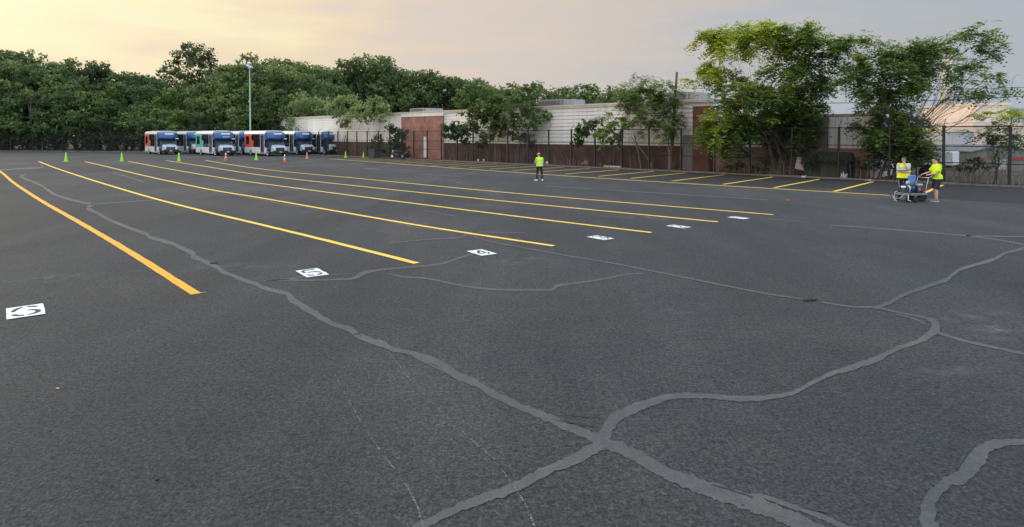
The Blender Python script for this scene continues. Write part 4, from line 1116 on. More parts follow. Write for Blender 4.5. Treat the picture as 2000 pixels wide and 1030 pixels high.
MB().box(-sw - .75, -sw - .15, -.25, -.2, .05, .85).xf(Matrix.Rotation(R(12), 4, 'Y')).build('leaning_panel', M['siding'], e)
# shelving with white boards behind the left worker
e = empty('board_stack', FP(S(1742, 2.6), 2.6), FROT, label='stack of white boards on a dark rack behind the left worker', cat='board stack')
for k in range(5):
    MB().box(-1.3 + .1 * (k % 2), 1.3, -.4, .4, .95 + .27 * k, 1.02 + .27 * k).build('board', M['siding_bright'] if k % 2 == 0 else M['grey_board'], e)
MB().box(-1.36, -1.301, -.03, .03, -.05, 2.3).build('rack_post', M['black_metal'], e); MB().box(1.301, 1.36, -.03, .03, -.05, 2.3).build('rack_post', M['black_metal'], e)
# white box trailer
e = empty('trailer', FP(S(1828, 6), 6), FROT, label='white box trailer behind the fence above the right worker', cat='trailer')
tw = (S(1868, 6) - S(1790, 6)) / 2
MB().box(-tw, tw, -1.1, 1.1, SZ(1828, 322, 6), SZ(1828, 296, 6), .04).build('box', M['siding_bright'], e)
MB().box(-tw + .05, tw - .05, -1.0, 1.0, SZ(1828, 326, 6), SZ(1828, 322, 6) - .003).build('chassis', M['black_metal'], e)
for x in (-tw + .7, tw - .7):
    b = MB(); b.lathe([(.30, -1.0), (.36, -.97), (.36, -.78), (.30, -.75)], (x, 0, .36), 16, 'y'); b.build('wheel', M['rubber'], e)
# pale buildings further off
def far_block(px0, px1, ytop, Y, depth, mtl, lab, name='industrial_building', band=None, wins=0):
    a, c = W(px0, ytop, Y), W(px1, ytop, Y)
    e = empty(name, ((a[0] + c[0]) / 2, Y, 0), 0, label=lab, cat='building')
    hw = (c[0] - a[0]) / 2; h = a[2]
    MB().box(-hw, hw, 0, depth, -.1, h).build('wall', mtl, e)
    MB().box(-hw - .1, hw + .1, -.12, depth + .1, h + .001, h + .28).build('roof_edge', M['peach'] if band is None else band, e)
    for k in range(wins):
        x = -hw + (k + .5) * 2 * hw / wins
        MB().box(x - .5, x + .5, -.05, -.002, h * .45, h * .62).build('window', M['glass_dark'], e)
    return e
far_block(1848, 1902, 258, 62, 14, M['pale_wall'], 'pale grey flat-roofed building below the concrete chimney', band=M['peach'])
far_block(1900, 2120, 246, 66, 14, M['peach'], 'peach rendered building behind the grey shed at the far right', wins=3)
far_block(1905, 1972, 206, 74, 10, M['peach'], 'taller peach block behind the feathery tree at the far right', band=M['peach'])
far_block(1972, 2140, 214, 90, 12, M['pale_wall'], 'distant pale grey block at the right edge', band=M['pale_wall'])
far_block(1785, 1850, 262, 70, 10, M['pale_wall'], 'low pale building mostly hidden by the tree, left of the chimney', band=M['pale_wall'])
# light blue-white door leaf on the grey building
e = empty('container', (W(1883, 300, 52)[0], 52, 0), FROT + R(45), label='pale blue-white container standing before the pale grey building', cat='container')
cw = W(1898, 300, 52)[0] - W(1883, 300, 52)[0]
MB().box(-cw, cw, 0, 2.4, -.05, W(1883, 291, 52)[2], .03).build('body', M['siding_bright'], e)
for k in range(5): MB().box(-cw + .15 + k * cw * .38, -cw + .25 + k * cw * .38, -.04, -.003, .1, W(1883, 293, 52)[2]).build('rib', M['pale_wall'], e)
# grey pitched shed with red trim
e = empty('barn', (W(1958, 300, 47)[0], 47, 0), 0, label='grey pitched shed with dark red trim at the right edge', cat='shed')
hw = 60 / F_PX * 47; h1 = W(1958, 298, 47)[2]; h2 = W(1958, 287, 47)[2]
b = MB(); b.prism([(-hw, -.05), (hw, -.05), (hw, h1), (hw * .15, h2), (-hw * .15, h2), (-hw, h1)], 0, 6, 'y'); b.build('wall', M['grey_board'], e)
b = MB(); b.prism([(-hw - .15, h1), (-hw * .15, h2 + .02), (hw * .15, h2 + .02), (hw + .15, h1), (hw + .15, h1 + .09), (hw * .15, h2 + .12), (-hw * .15, h2 + .12), (-hw - .15, h1 + .09)], -.15, 6.1, 'y'); b.build('roof', M['roof_grey'], e)
for x0, x1 in ((-hw + .15, -hw + .95), (hw * .25, hw * .8)):
    MB().box(x0, x1, -.04, -.003, h1 - .62, h1 - .38).build('red_trim', M['red'], e)
MB().box(-hw * .2, hw * .12, -.03, -.003, .1, h1 * .6).build('door', M['galv'], e)
# chimney
cY = 150.0; cb, ct = W(1848, 262, cY), W(1848, 112, cY)
e = empty('chimney', (cb[0], cY, 0), 0, label='tall pale concrete chimney stack rising behind the trees', cat='chimney')
b = MB(); b.lathe([(1.36, -.1), (1.25, 4), (1.20, ct[2] * .6), (1.12, ct[2] - .5)], n=24); b.build('shaft', M['stack'], e, smooth=True)
for k in range(5):
    z = 4 + k * (ct[2] - 5) / 5
    b = MB(); rr_ = 1.25 - .12 * k / 5; b.lathe([(rr_ + .03, z), (rr_ + .05, z + .05), (rr_ + .05, z + .18), (rr_ + .02, z + .23)], n=24); b.build('band', M['stack'], e)
b = MB(); b.lathe([(1.12, ct[2] - .499), (1.24, ct[2] - .35), (1.24, ct[2])], n=24); b.build('rim', M['concrete'], e)

# utility pole and cables
pt = 1.9; pY = SY(1316, pt); pb = W(1310, HOR, pY); ptop = W(1322, 141, pY)
e = empty('utility_pole', (pb[0], pY, 0), 0, label='leaning reddish-brown wooden utility pole by the warehouse', cat='utility pole')
b = MB(); b.tube([(0, 0, -.1), (ptop[0] - pb[0], 0, ptop[2])], [.15, .095], 10); b.build('shaft', M['wood_pole'], e)
kx = (ptop[0] - pb[0]) / ptop[2]
for z in (ptop[2] - 1.15, ptop[2] - 2.4):
    b = MB(); b.box(kx * z - .02, kx * z + .30, -.05, .05, z - .03, z + .03); b.build('bracket', M['black_metal'], e)
def cable(p0, p1, sag, rad, lab, n=24):
    b = MB(); p0, p1 = np.array(p0), np.array(p1)
    b.tube([p0 + (p1 - p0) * i / n - np.array([0, 0, sag * 4 * (i / n) * (1 - i / n)]) for i in range(n + 1)], rad, 5)
    return tag(b.build('power_cable', M['wire'], recalc=False), lab, 'cable')
z1 = W(1322, 172, pY)[2]
cable((pb[0] + kx * z1 + .25, pY, z1), tuple(W(2080, 168, 36)), .25, .016, 'topmost power cable running right from the leaning utility pole')
cable((pb[0] + kx * (z1 - 1.1) + .25, pY, z1 - 1.1), tuple(W(2080, 184, 36)), .30, .022, 'lower thicker power cable running right from the leaning utility pole')
cable(tuple(W(1330, 238, pY + 1)), tuple(W(2080, 236, 44)), .2, .012, 'lowest thin cable crossing in front of the chimney')

# lamp post behind the buses
lY = 92.5; lb = W(489, HOR, lY); lt = W(488.5, 128, lY)
e = empty('lamp_post', (lb[0], lY, 0), 0, label='tall pale green lamp post with floodlights behind the red-panelled bus', cat='lamp post')
b = MB(); b.lathe([(.16, 0), (.13, 2), (.075, lt[2] - .5)], n=12); b.build('pole', M['pole_green'], e)
MB().box(-.28, .28, -.28, .28, -.05, .18).build('base', M['concrete'], e)
for x, z, ry in ((-.18, .2, 25), (.22, -.05, -20), (.02, .55, 5)):
    b = MB(); b.box(-.26, .26, -.24, .20, -.20, .20, .05); b.xf(Matrix.Rotation(R(ry), 4, 'Y') @ Matrix.Rotation(R(-28), 4, 'X'))
    f = b.build('floodlight', M['lampgrey'], e, loc=(x, -.1, lt[2] + z - .3))
    b = MB(); b.box(-.20, .20, -.262, -.243, -.15, .15); b.xf(Matrix.Rotation(R(ry), 4, 'Y') @ Matrix.Rotation(R(-28), 4, 'X')); b.build('lens', M['lamp_glass'], f)
b = MB(); b.tube([(0, 0, lt[2] - .6), (0, 0, lt[2] + .2)], .05, 8); b.build('mast_arm', M['lampgrey'], e)
MB().box(-.16, .02, -.25, -.1, lt[2] * .58, lt[2] * .58 + .25).build('junction_box', M['lampgrey'], e)

# ------------------------------------------------------------------ buses (x forward, y to the bus's left, z up; origin on the ground under the front axle)
def bus(px, py, panel, label, lines=1, yaw=-46.5, name='shuttle_bus'):
    ya = R(yaw)
    g_ = G(px, py)
    # surveyed point is the foot of the front wheel on the door side (local 0,-1.05)
    ox = g_[0] + 1.05 * (-math.sin(ya)) * 1.0; oy = g_[1] + 1.05 * math.cos(ya)
    e = empty(name, (ox, oy, 0), ya, label=label, cat='bus', group='shuttle buses parked by the back fence')
    HW = 1.25; xr, xf = -7.1, -.75                       # passenger body from rear to its front wall
    wheel_gap = .50
    # lower skirt with wheel arch
    def arch(cx, r, z0, n=8):
        return [(cx + r * math.cos(R(180 - 180 * i / n)), z0 + r * math.sin(R(180 - 180 * i / n)) * .9) for i in range(n + 1)]
    b = MB()
    prof = [(xr, .34)] + arch(-5.1, .50, .36) + [(xf, .30), (xf, 1.12), (xr, 1.12)]
    b.prism(prof, -HW, HW, 'y'); b.build('lower_body', M['white_body'], e)
    # upper body: dark glazed band set in slightly
    b = MB(); b.box(xr + .03, xf - .02, -HW + .035, HW - .035, 1.121, 2.92); b.build('window_band', M['glass_dark'], e)
    # roof, rounded across
    n = 10; poly = [(-HW, 2.88)] + [(-HW * math.cos(math.pi * i / n), 3.02 + .36 * math.sin(math.pi * i / n) ** .6) for i in range(0, n + 1)] + [(HW, 2.88)]
    b = MB(); b.prism(poly, xr, xf + .25, 'x'); b.build('roof', M['white_body'], e)
    # body pillars
    for x0, x1 in ((xr, xr + .12), (-2.0, -1.86), (xf - .1, xf)):
        for sgn in (-1, 1):
            b = MB(); y = sgn * HW
            b.box(x0, x1, min(y, y - sgn * .06), max(y, y - sgn * .06), 1.122, 2.90); b.build('pillar', M['white_body'], e)
    # coloured rear panel with wavy front edge
    if panel:
        for sgn in (-1, 1):
            b = MB(); y0, y1 = (sgn * HW + sgn * .012, sgn * HW - sgn * .03)
            po = [(xr + .02, 1.123), (-4.1, 1.123), (-4.2, 1.5), (-4.05, 1.75), (-4.25, 1.95), (-4.75, 2.1), (-4.9, 2.45), (-4.7, 2.65), (-4.3, 2.88), (xr + .02, 2.88)]
            hole = []
            b.prism(po, min(y0, y1), max(y0, y1), 'y'); p_ = b.build('colour_panel', panel, e)
            b = MB(); yy = sgn * HW + sgn * .02; b.box(xr + .5, -5.5, min(yy, yy - sgn * .007), max(yy, yy - sgn * .007), 1.5, 2.6); b.build('side_window', M['glass_dark'], p_)
    # seats glimpsed behind the glass line
    # side windows with frames
    for k, (x0, x1) in enumerate(((-4.0, -3.1), (-2.88, -2.04))):
        for sgn in (-1, 1):
            y = sgn * (HW - .02)
            f = MB()
            for (a, b_, c, d_) in ((x0, x1, 1.18, 1.23), (x0, x1, 2.78, 2.83), (x0, x0 + .04, 1.231, 2.779), (x1 - .04, x1, 1.231, 2.779), (x0 + .041, x1 - .041, 2.32, 2.35)):
                f.box(a, b_, min(y, y - sgn * .012), max(y, y - sgn * .012), c, d_)
            f.build('window_frame', M['black_plastic'], e)
    # entrance door (door side = -y)
    dr = MB()
    for (a, b_, c, d_) in ((-1.84, -1.76, .36, 2.86), (-1.32, -1.24, .36, 2.86), (-.88, -.80, .36, 2.86), (-1.759, -.881, 2.74, 2.86), (-1.759, -.881, .36, .50)):
        dr.box(a, b_, -HW - .035, -HW + .03, c, d_)
    dd = dr.build('door', M['door_alu'], e)
    for x0, x1 in ((-1.75, -1.33), (-1.23, -.89)):
        MB().box(x0, x1, -HW - .02, -HW + .01, .51, 2.73).build('pane', M['glass_dark'], dd)
    # blue front cap over the cab
    b = MB(); capx = .62
    prof = [(xf - .02, 2.18), (xf + .55, 2.12), (capx - .05, 2.20), (capx + .12, 2.42), (capx + .06, 2.80), (capx - .30, 3.10), (xf + .26, 3.26), (xf - .02, 3.26)]
    nseg = 8
    rings = []
    for i in range(nseg + 1):
        t = -1 + 2 * i / nseg; y = t * (HW - .02); k = (1 - abs(t) ** 3.2 * .35)
        rings.append([(xf - .02 + (p[0] - xf + .02) * k, y, 2.12 + (p[1] - 2.12) * (1 - .10 * abs(t) ** 4)) for p in prof])
    m_ = len(prof); vs = [p for r_i in rings for p in r_i]; fs = []
    for i in range(nseg):
        for j in range(m_): fs.append((i * m_ + j, i * m_ + (j + 1) % m_, (i + 1) * m_ + (j + 1) % m_, (i + 1) * m_ + j))
    fs += [tuple(range(m_))[::-1], tuple(range(nseg * m_, nseg * m_ + m_))]
    b.add(vs, fs); cap = b.build('front_cap', M['blue_body'], e)
    b = MB(); b.box(capx - .12, capx + .09, -.52, .52, 2.80, 3.02, .02); b.build('destination_sign', M['reflect'], cap)
    if lines > 1:
        b = MB()
        for k in range(7): b.box(capx + .135, capx + .155, -.40 + .12 * k, -.32 + .12 * k, 2.46, 2.58)
        b.build('lettering', M['reflect'], cap)
    for y in (-HW + .25, HW - .25):
        MB().box(xf + .9, xf + 1.2, y - .06, y + .06, 3.02, 3.10).build('marker_light', M['amber'], cap)
    MB().box(capx - .10, capx + .04, HW - .42, HW - .06, 2.20, 2.30).build('badge', M['reflect'], cap)
    # cab
    CW = 1.02
    b = MB(); prof = [(xf + .001, .45), (-.52, .45)] + arch(0, .50, .42) + [(.56, .50), (.62, 1.38), (.40, 1.46), (-.05, 2.12), (xf + .001, 2.14)]
    b.prism(prof, -CW, CW, 'y'); cab = b.build('cab', M['cab_blue'], e)
    b = MB(); b.prism([(xf + .002, .30), (-.50, .30), (-.42, .62), (-.52, .95), (xf + .002, 1.12)], -HW + .01, -CW - .012, 'y'); b.build('step_panel', M['white_body'], e)
    for sgn in (-1, 1):
        y = sgn * (CW + .004); y2 = sgn * (CW - .02)
        b = MB(); b.prism([(xf + .06, 1.32), (.22, 1.32), (-.14, 2.02), (xf + .06, 2.02)], min(y, y2), max(y, y2), 'y'); b.build('side_window', M['glass_dark'], cab)
        b = MB(); b.prism([(xf + .04, .62), (-.56, .62), (-.40, .98), (.10, 1.06), (.24, 1.30), (xf + .04, 1.30)], min(y, y2), max(y, y2), 'y'); b.build('cab_door', M['cab_blue'], cab)
    # windscreen
    b = MB(); b.add([(.425, -.90, 1.47), (.425, .90, 1.47), (-.02, .80, 2.10), (-.02, -.80, 2.10), (.405, -.90, 1.44), (.405, .90, 1.44), (-.06, .80, 2.08), (-.06, -.80, 2.08)],
                    [(0, 1, 2, 3), (7, 6, 5, 4), (0, 4, 5, 1), (1, 5, 6, 2), (2, 6, 7, 3), (3, 7, 4, 0)])
    b.xf(Matrix.Translation((.012, 0, .012))); b.build('windscreen', M['glass_wind'], e)
    # bonnet
    b = MB()
    rings = []
    for x, zt_, w_, zb_ in ((.40, 1.46, .98, .55), (.85, 1.40, .94, .55), (1.12, 1.28, .90, .60), (1.22, 1.05, .86, .66)):
        rings.append([(x, -w_, zb_), (x, -w_, zt_ - .16), (x, -w_ * .80, zt_ - .02), (x, 0, zt_ + .03), (x, w_ * .80, zt_ - .02), (x, w_, zt_ - .16), (x, w_, zb_)])
    m_ = 7; vs = [p for r_i in rings for p in r_i]; fs = []
    for i in range(3):
        for j in range(m_): fs.append((i * m_ + j, i * m_ + (j + 1) % m_, (i + 1) * m_ + (j + 1) % m_, (i + 1) * m_ + j))
    fs += [tuple(range(m_))[::-1], tuple(range(3 * m_, 4 * m_))]
    b.add(vs, fs); b.build('bonnet', M['bonnet'], e)
    # grille
    b = MB(); b.box(1.20, 1.245, -.56, .56, .70, 1.12); gr = b.build('grille', M['black_plastic'], e)
    for z in (.76, .88, 1.0, 1.08): MB().box(1.246, 1.262, -.54, .54, z, z + .035).build('grille_bar', M['chrome'], gr)
    b = MB(); b.lathe([(.001, 1.262), (.10, 1.264), (.10, 1.275), (.001, 1.277)], (0, 0, .92), 12, 'x'); b.xf(Matrix.Scale(1, 4)); b.build('badge', M['chrome'], gr)
    for sgn in (-1, 1):
        y0, y1 = sorted((sgn * .58, sgn * .87))
        MB().box(1.14, 1.25, y0, y1, .74, 1.08, .02).build('headlight', M['lamp_glass'], e)
        MB().box(1.10, 1.23, y0 + .03, y1 - .03, .65, .73).build('indicator', M['amber'], e)
    MB().box(1.18, 1.42, -1.04, 1.04, .32, .70, .04).build('bumper', M['black_plastic'], e)
    MB().box(1.421, 1.435, -.17, .17, .46, .62).build('number_plate', M['plate'], e)
    # wheels
    for x, ys in ((0, (-1.04, 1.04)), (-5.1, (-1.12, 1.12))):
        for y in ys:
            sg = -1 if y < 0 else 1
            yo, yi = y + sg * .12, y - sg * .16
            wh_ = empty('wheel'); wh_.parent = e; wh_.location = (x, 0, .39)
            b = MB(); b.lathe([(.24, yi), (.37, yi + sg * .02), (.39, yi + sg * .07), (.39, yo - sg * .06), (.36, yo), (.24, yo)], n=20, axis='y'); b.build('tyre', M['rubber'], wh_)
            b = MB(); b.lathe([(.275, yo - sg * .06), (.275, yo + sg * .012), (.20, yo + sg * .004), (.06, yo - sg * .03), (.055, yo + sg * .02), (.01, yo + sg * .022)], n=16, axis='y'); b.build('rim', M['rim_white'], wh_)
    # underbody
    MB().box(xr + .3, 1.0, -.75, .75, .42, .60).build('chassis', M['black_metal'], e)
    # mirrors
    for sgn in (-1, 1):
        b = MB(); b.tube([(.25, sgn * CW, 1.55), (.42, sgn * (CW + .28), 1.62)], .02, 6); mi = b.build('mirror_arm', M['black_plastic'], e)
        y0, y1 = sorted((sgn * (CW + .24), sgn * (CW + .46))); MB().box(.38, .50, y0, y1, 1.35, 1.80, .02).build('mirror', M['black_plastic'], mi)
    # rear lamp cluster & rear window
    MB().box(xr - .03, xr - .002, -.8, .8, 1.5, 2.5).build('rear_window', M['glass_dark'], e)
    for y in (-1.05, 1.05): MB().box(xr - .04, xr - .002, y - .08, y + .08, .9, 1.1).build('tail_light', M['red'], e)
    return e
bus(312.5, 302.3, M['coral'], 'white and blue shuttle bus with a coral rear panel, leftmost of the parked row', yaw=-46)
bus(370, 300.6, None, 'shuttle bus set back between the coral-panelled and the teal-panelled bus')
bus(421.7, 304.6, M['teal'], 'shuttle bus with a teal rear panel, two white lines on its blue cap', lines=2, yaw=-45)
bus(473, 302.4, None, 'shuttle bus set back between the teal-panelled and the red-panelled bus')
bus(524, 305.2, M['redpanel'], 'shuttle bus with a bright red rear panel in front of the lamp post', yaw=-44.5)
bus(581, 302.8, None, 'shuttle bus between the red-panelled bus and the rightmost bus', yaw=-44)
bus(634.5, 302.2, None, 'rightmost shuttle bus, parked nearest the warehouse fence', yaw=-43)

# ------------------------------------------------------------------ cones
def cone(px, py, h, mtl, label, collar=None, tip=None, group='lime green cones'):
    c = G(px, py)
    e = empty('traffic_cone', (c[0], c[1], 0), random.uniform(0, 1.5), label=label, cat='traffic cone', group=group)
    k = h / .92
    b = MB(); b.box(-.19 * k, .19 * k, -.19 * k, .19 * k, .004, .04 * k, .008); b.build('base', mtl, e)
    b = MB(); b.lathe([(.155 * k, .041 * k), (.135 * k, .10 * k), (.10 * k, .40 * k), (.06 * k, .72 * k), (.032 * k, .905 * k), (.015 * k, .92 * k)], n=20); b.build('body', mtl, e, smooth=True)
    def band(z0, z1, m_, nm):
        r0 = .155 - (z0 / .92) * .123; r1 = .155 - (z1 / .92) * .123
        b = MB(); b.lathe([((r0 + .004) * k, z0 * k), ((r1 + .004) * k, z1 * k)], n=20); b.build(nm, m_, e, smooth=True)
    if collar: band(collar[0], collar[1], M['reflect'], 'collar')
    if tip: band(tip[0], tip[1], M['reflect'], 'collar')
    return e
cone(129, 316, .97, M['cone_green'], 'leftmost lime green cone, alone beyond the second yellow line')
cone(238, 315.5, .92, M['cone_green'], 'second lime green cone from the left, between line ends left of the buses')
cone(349.5, 315.5, .92, M['cone_green'], 'lime green cone in front of the second bus from the left')
cone(441, 314, .84, M['cone_orange'], 'orange cone with white collar in front of the teal-panelled bus', collar=(.34, .44), tip=(.52, .90), group='orange cones')
cone(500.5, 312.8, .86, M['cone_green'], 'lime green cone in front of the red-panelled bus')
cone(556, 317, .80, M['cone_orange'], 'red-orange cone with white top in front of the gap right of the red-panelled bus', collar=(.30, .42), tip=(.52, .90), group='orange cones')
cone(599.5, 310.5, .80, M['cone_pale'], 'faded pale orange cone without a collar', group='orange cones')
cone(675, 308.3, .76, M['cone_green'], 'smaller-looking lime cone at the start of the bay line, left of a pair')
cone(710, 307.8, .72, M['cone_green'], 'smaller-looking lime cone near the bay line, right of a pair')
#PART2

# ------------------------------------------------------------------ people: bodies grown as one skin from overlapping limbs
def remesh(b, name, mtl, parent, vox, smooth=6):
    o = b.build(name, mtl, parent, recalc=True)
    m = o.modifiers.new('skin', 'REMESH'); m.mode = 'VOXEL'; m.voxel_size = vox; m.use_smooth_shade = True
    s = o.modifiers.new('soft', 'SMOOTH'); s.factor = .5; s.iterations = smooth
    dg = bpy.context.evaluated_depsgraph_get(); dg.update()
    me = bpy.data.meshes.new_from_object(o.evaluated_get(dg))
    o.modifiers.clear(); old = o.data; o.data = me; me.name = name
    if not me.materials: me.materials.append(mtl)
    bpy.data.meshes.remove(old)
    return o

def hand(b, wrist, dirv, palm_n, curl=.5, side=1, k=1.0):
    """palm with four unequal fingers and a thumb; dirv points to the fingertips, palm_n is the palm's facing"""
    w = Vector(wrist); d = Vector(dirv).normalized(); n = Vector(palm_n); n = (n - d * n.dot(d)).normalized(); x = d.cross(n) * side
    b.tube([w - d * .02, w + d * .04 * k, w + d * .085 * k], [(.026 * k, .019 * k), (.040 * k, .016 * k), (.038 * k, .014 * k)], 8, hint=x)
    for i, (off, L) in enumerate(((-.029, .066), (-.010, .076), (.010, .071), (.028, .056))):
        p0 = w + d * .075 * k + x * off * k
        a = curl * .9; p1 = p0 + (d * math.cos(a * .5) + n * math.sin(a * .5)) * L * .45 * k
        p2 = p1 + (d * math.cos(a * 1.3) + n * math.sin(a * 1.3)) * L * .32 * k
        p3 = p2 + (d * math.cos(a * 2.0) + n * math.sin(a * 2.0)) * L * .28 * k
        b.tube([p0, p1, p2, p3], [.0095 * k, .0088 * k, .008 * k, .0065 * k], 6)
    t0 = w + d * .02 * k - x * .030 * k; t1 = t0 + (d * .6 - x * .65 + n * .2).normalized() * .038 * k; t2 = t1 + (d * .85 - x * .2 + n * .35).normalized() * .032 * k
    b.tube([t0, t1, t2], [.013 * k, .011 * k, .008 * k], 6)

def head(b, c, fwd, k=1.0):
    """skull, jaw, nose, brow and ears around centre c; fwd is where the face points"""
    c = Vector(c); f = Vector(fwd).normalized(); u = Vector((0, 0, 1)); s = f.cross(u).normalized(); u = s.cross(f)
    M4 = Matrix((s, f, u)).transposed().to_4x4(); M4.translation = c
    q = len(b.v)
    b.ball((0, -.012 * k, .025 * k), (.075 * k, .094 * k, .094 * k), 16, 10)
    b.ball((0, .022 * k, -.045 * k), (.058 * k, .070 * k, .070 * k), 14, 8)
    b.ball((0, .060 * k, -.088 * k), (.030 * k, .028 * k, .022 * k), 10, 6)
    b.tube([(0, .083 * k, .022 * k), (0, .104 * k, -.018 * k), (0, .092 * k, -.030 * k)], [.008 * k, .0135 * k, .012 * k], 6)
    b.tube([(-.045 * k, .072 * k, .036 * k), (0, .084 * k, .040 * k), (.045 * k, .072 * k, .036 * k)], [.010 * k, .010 * k, .010 * k], 6)
    b.tube([(-.024 * k, .080 * k, -.052 * k), (0, .090 * k, -.052 * k), (.024 * k, .080 * k, -.052 * k)], [.006 * k, .009 * k, .006 * k], 6)
    for sg in (-1, 1): b.ball((sg * .078 * k, -.006 * k, -.004 * k), (.010 * k, .018 * k, .031 * k), 8, 6)
    b.xf(M4, q)
    return M4

def mk_person(loc, rz, label, J, skin, cloth, hgt=1.0):
    """J: joints in metres, x = the person's right side negative .. left positive, y forward, z up"""
    e = empty('person', (loc[0], loc[1], 0), rz, label=label, cat='person')
    e.scale = (hgt,) * 3
    V3 = Vector; wd = J.get('wide', 1.0)
    b = MB()
    pel, chs, nck, hd = V3(J['pelvis']), V3(J['chest']), V3(J['neck']), V3(J['head'])
    mid = (pel + chs) / 2 + V3(J.get('belly', (0, 0, 0)))
    b.tube([pel + V3((0, 0, -.08)), pel, mid, chs, chs + (nck - chs) * .55, nck], [(.13 * wd, .10 * wd), (.165 * wd, .115 * wd), (.145 * wd, .105 * wd), (.175 * wd, .115 * wd), (.14, .085), (.058, .056)], 14)
    b.tube([nck - V3((0, 0, .04)), nck + (hd - nck) * .75], [.060, .055], 10)
    M4 = head(b, hd, J['face'])
    for sd in ('l', 'r'):
        sh, elb, wr = V3(J['sh' + sd]), V3(J['el' + sd]), V3(J['wr' + sd])
        b.tube([chs + (sh - chs) * .5, sh, sh + (elb - sh) * .3, elb, elb + (wr - elb) * .3, wr], [.055, .058, .050, .040, .041, .027], 10)
        hand(b, wr, J['hd' + sd], J['pn' + sd], J.get('curl' + sd, .5), 1 if sd == 'l' else -1)
        hp, kn, an = V3(J['hp' + sd]), V3(J['kn' + sd]), V3(J['an' + sd])
        b.tube([hp + V3((0, 0, .05)), hp, hp + (kn - hp) * .5, kn, kn + (an - kn) * .32 + V3((0, -.012, 0)), an], [.085, .092, .075, .054, .056, .036], 12)
        ft = V3(J['ft' + sd])
        b.tube([an + V3((0, 0, .02)), V3((an.x, an.y, .05)), V3((an.x + ft.x * .09, an.y + ft.y * .09, .040)), V3((an.x + ft.x * .17, an.y + ft.y * .17, .028))], [.038, .040, .034, .024], 8)
    body = remesh(b, 'body', skin, e, .0085, 4)
    # eyes
    for sg in (-1, 1):
        q = MB(); q.ball((sg * .030, .080, .012), (.012, .007, .008), 8, 6); q.xf(M4); q.build('eye', M['black_plastic'], body)
    cloth(e, J, M4)
    return e

def torso_wear(J, grow, sleeve=None, hem=.02, boxy=1.0):
    V3 = Vector; b = MB()
    pel, chs, nck = V3(J['pelvis']), V3(J['chest']), V3(J['neck']); mid = (pel + chs) / 2 + V3(J.get('belly', (0, 0, 0)))
    g_ = grow; wd = J.get('wide', 1.0)
    b.tube([pel + V3((0, 0, -hem)), pel + V3((0, 0, .06)), mid, chs, chs + (nck - chs) * .55, nck + V3((0, 0, -.012))],
           [(.180 * boxy * wd + g_, .130 * boxy * wd + g_), (.176 * wd + g_, .126 * wd + g_), (.162 * wd + g_, .116 * wd + g_), (.180 * wd + g_, .120 * wd + g_), (.150 + g_, .092 + g_), (.066 + g_ * .3, .064 + g_ * .3)], 18)
    if sleeve:
        for sd in ('l', 'r'):
            sh, elb, wr = V3(J['sh' + sd]), V3(J['el' + sd]), V3(J['wr' + sd])
            if sleeve == 'short':
                b.tube([chs + (sh - chs) * .5, sh, sh + (elb - sh) * .4, sh + (elb - sh) * .8], [.062 + g_, .068 + g_, .064 + g_, .066 + g_], 12)
            elif sleeve == 'long':
                b.tube([chs + (sh - chs) * .5, sh, sh + (elb - sh) * .4, elb, elb + (wr - elb) * .5, wr - (wr - elb) * .03], [.062 + g_, .066 + g_, .058 + g_, .050 + g_, .047 + g_, .036 + g_], 12)
            else:
                b.tube([chs + (sh - chs) * .5, sh, sh + (elb - sh) * .10], [.062 + g_, .068 + g_, .064 + g_], 12)
    return b

def leg_wear(J, grow, end):
    V3 = Vector; b = MB(); pel = V3(J['pelvis'])
    b.tube([pel + V3((0, 0, .05)), pel + V3((0, 0, -.02)), pel + V3((0, 0, -.10))], [(.168 + grow, .120 + grow), (.172 + grow, .122 + grow), (.145 + grow, .108 + grow)], 16)
    for sd in ('l', 'r'):
        hp, kn, an = V3(J['hp' + sd]), V3(J['kn' + sd]), V3(J['an' + sd])
        if end == 'short':
            b.tube([hp + V3((0, 0, .06)), hp, hp + (kn - hp) * .5, hp + (kn - hp) * .98], [.088 + grow, .098 + grow, .092 + grow, .088 + grow], 14)
        else:
            b.tube([hp + V3((0, 0, .06)), hp, hp + (kn - hp) * .5, kn, kn + (an - kn) * .4, an + V3((0, 0, .02))], [.088 + grow, .094 + grow, .078 + grow, .060 + grow, .058 + grow, .050 + grow], 12)
    return b

def shoes(e, J, upper, sole):
    for sd in ('l', 'r'):
        an = Vector(J['an' + sd]); ft = Vector(J['ft' + sd]).normalized(); b = MB()
        bk = Vector((an.x, an.y, 0)) - ft * .055
        b.tube([bk + Vector((0, 0, .055)), bk + ft * .09 + Vector((0, 0, .055)), bk + ft * .17 + Vector((0, 0, .046)), bk + ft * .255 + Vector((0, 0, .036))], [(.038, .046), (.046, .052), (.050, .040), (.036, .026)], 12, hint=ft.cross(Vector((0, 0, 1))))
        b.tube([Vector((an.x, an.y, .06)), Vector((an.x, an.y, .115))], [.050, .048], 10)
        s = remesh(b, 'shoe', upper, e, .010, 3)
        b = MB(); b.tube([bk + Vector((0, 0, .010)) - ft * .03, bk + ft * .10 + Vector((0, 0, .010)), bk + ft * .20 + Vector((0, 0, .010)), bk + ft * .28 + Vector((0, 0, .012))], [(.036, .012), (.044, .013), (.050, .013), (.030, .012)], 10, hint=ft.cross(Vector((0, 0, 1))))
        b.build('sole', sole, s, smooth=True)

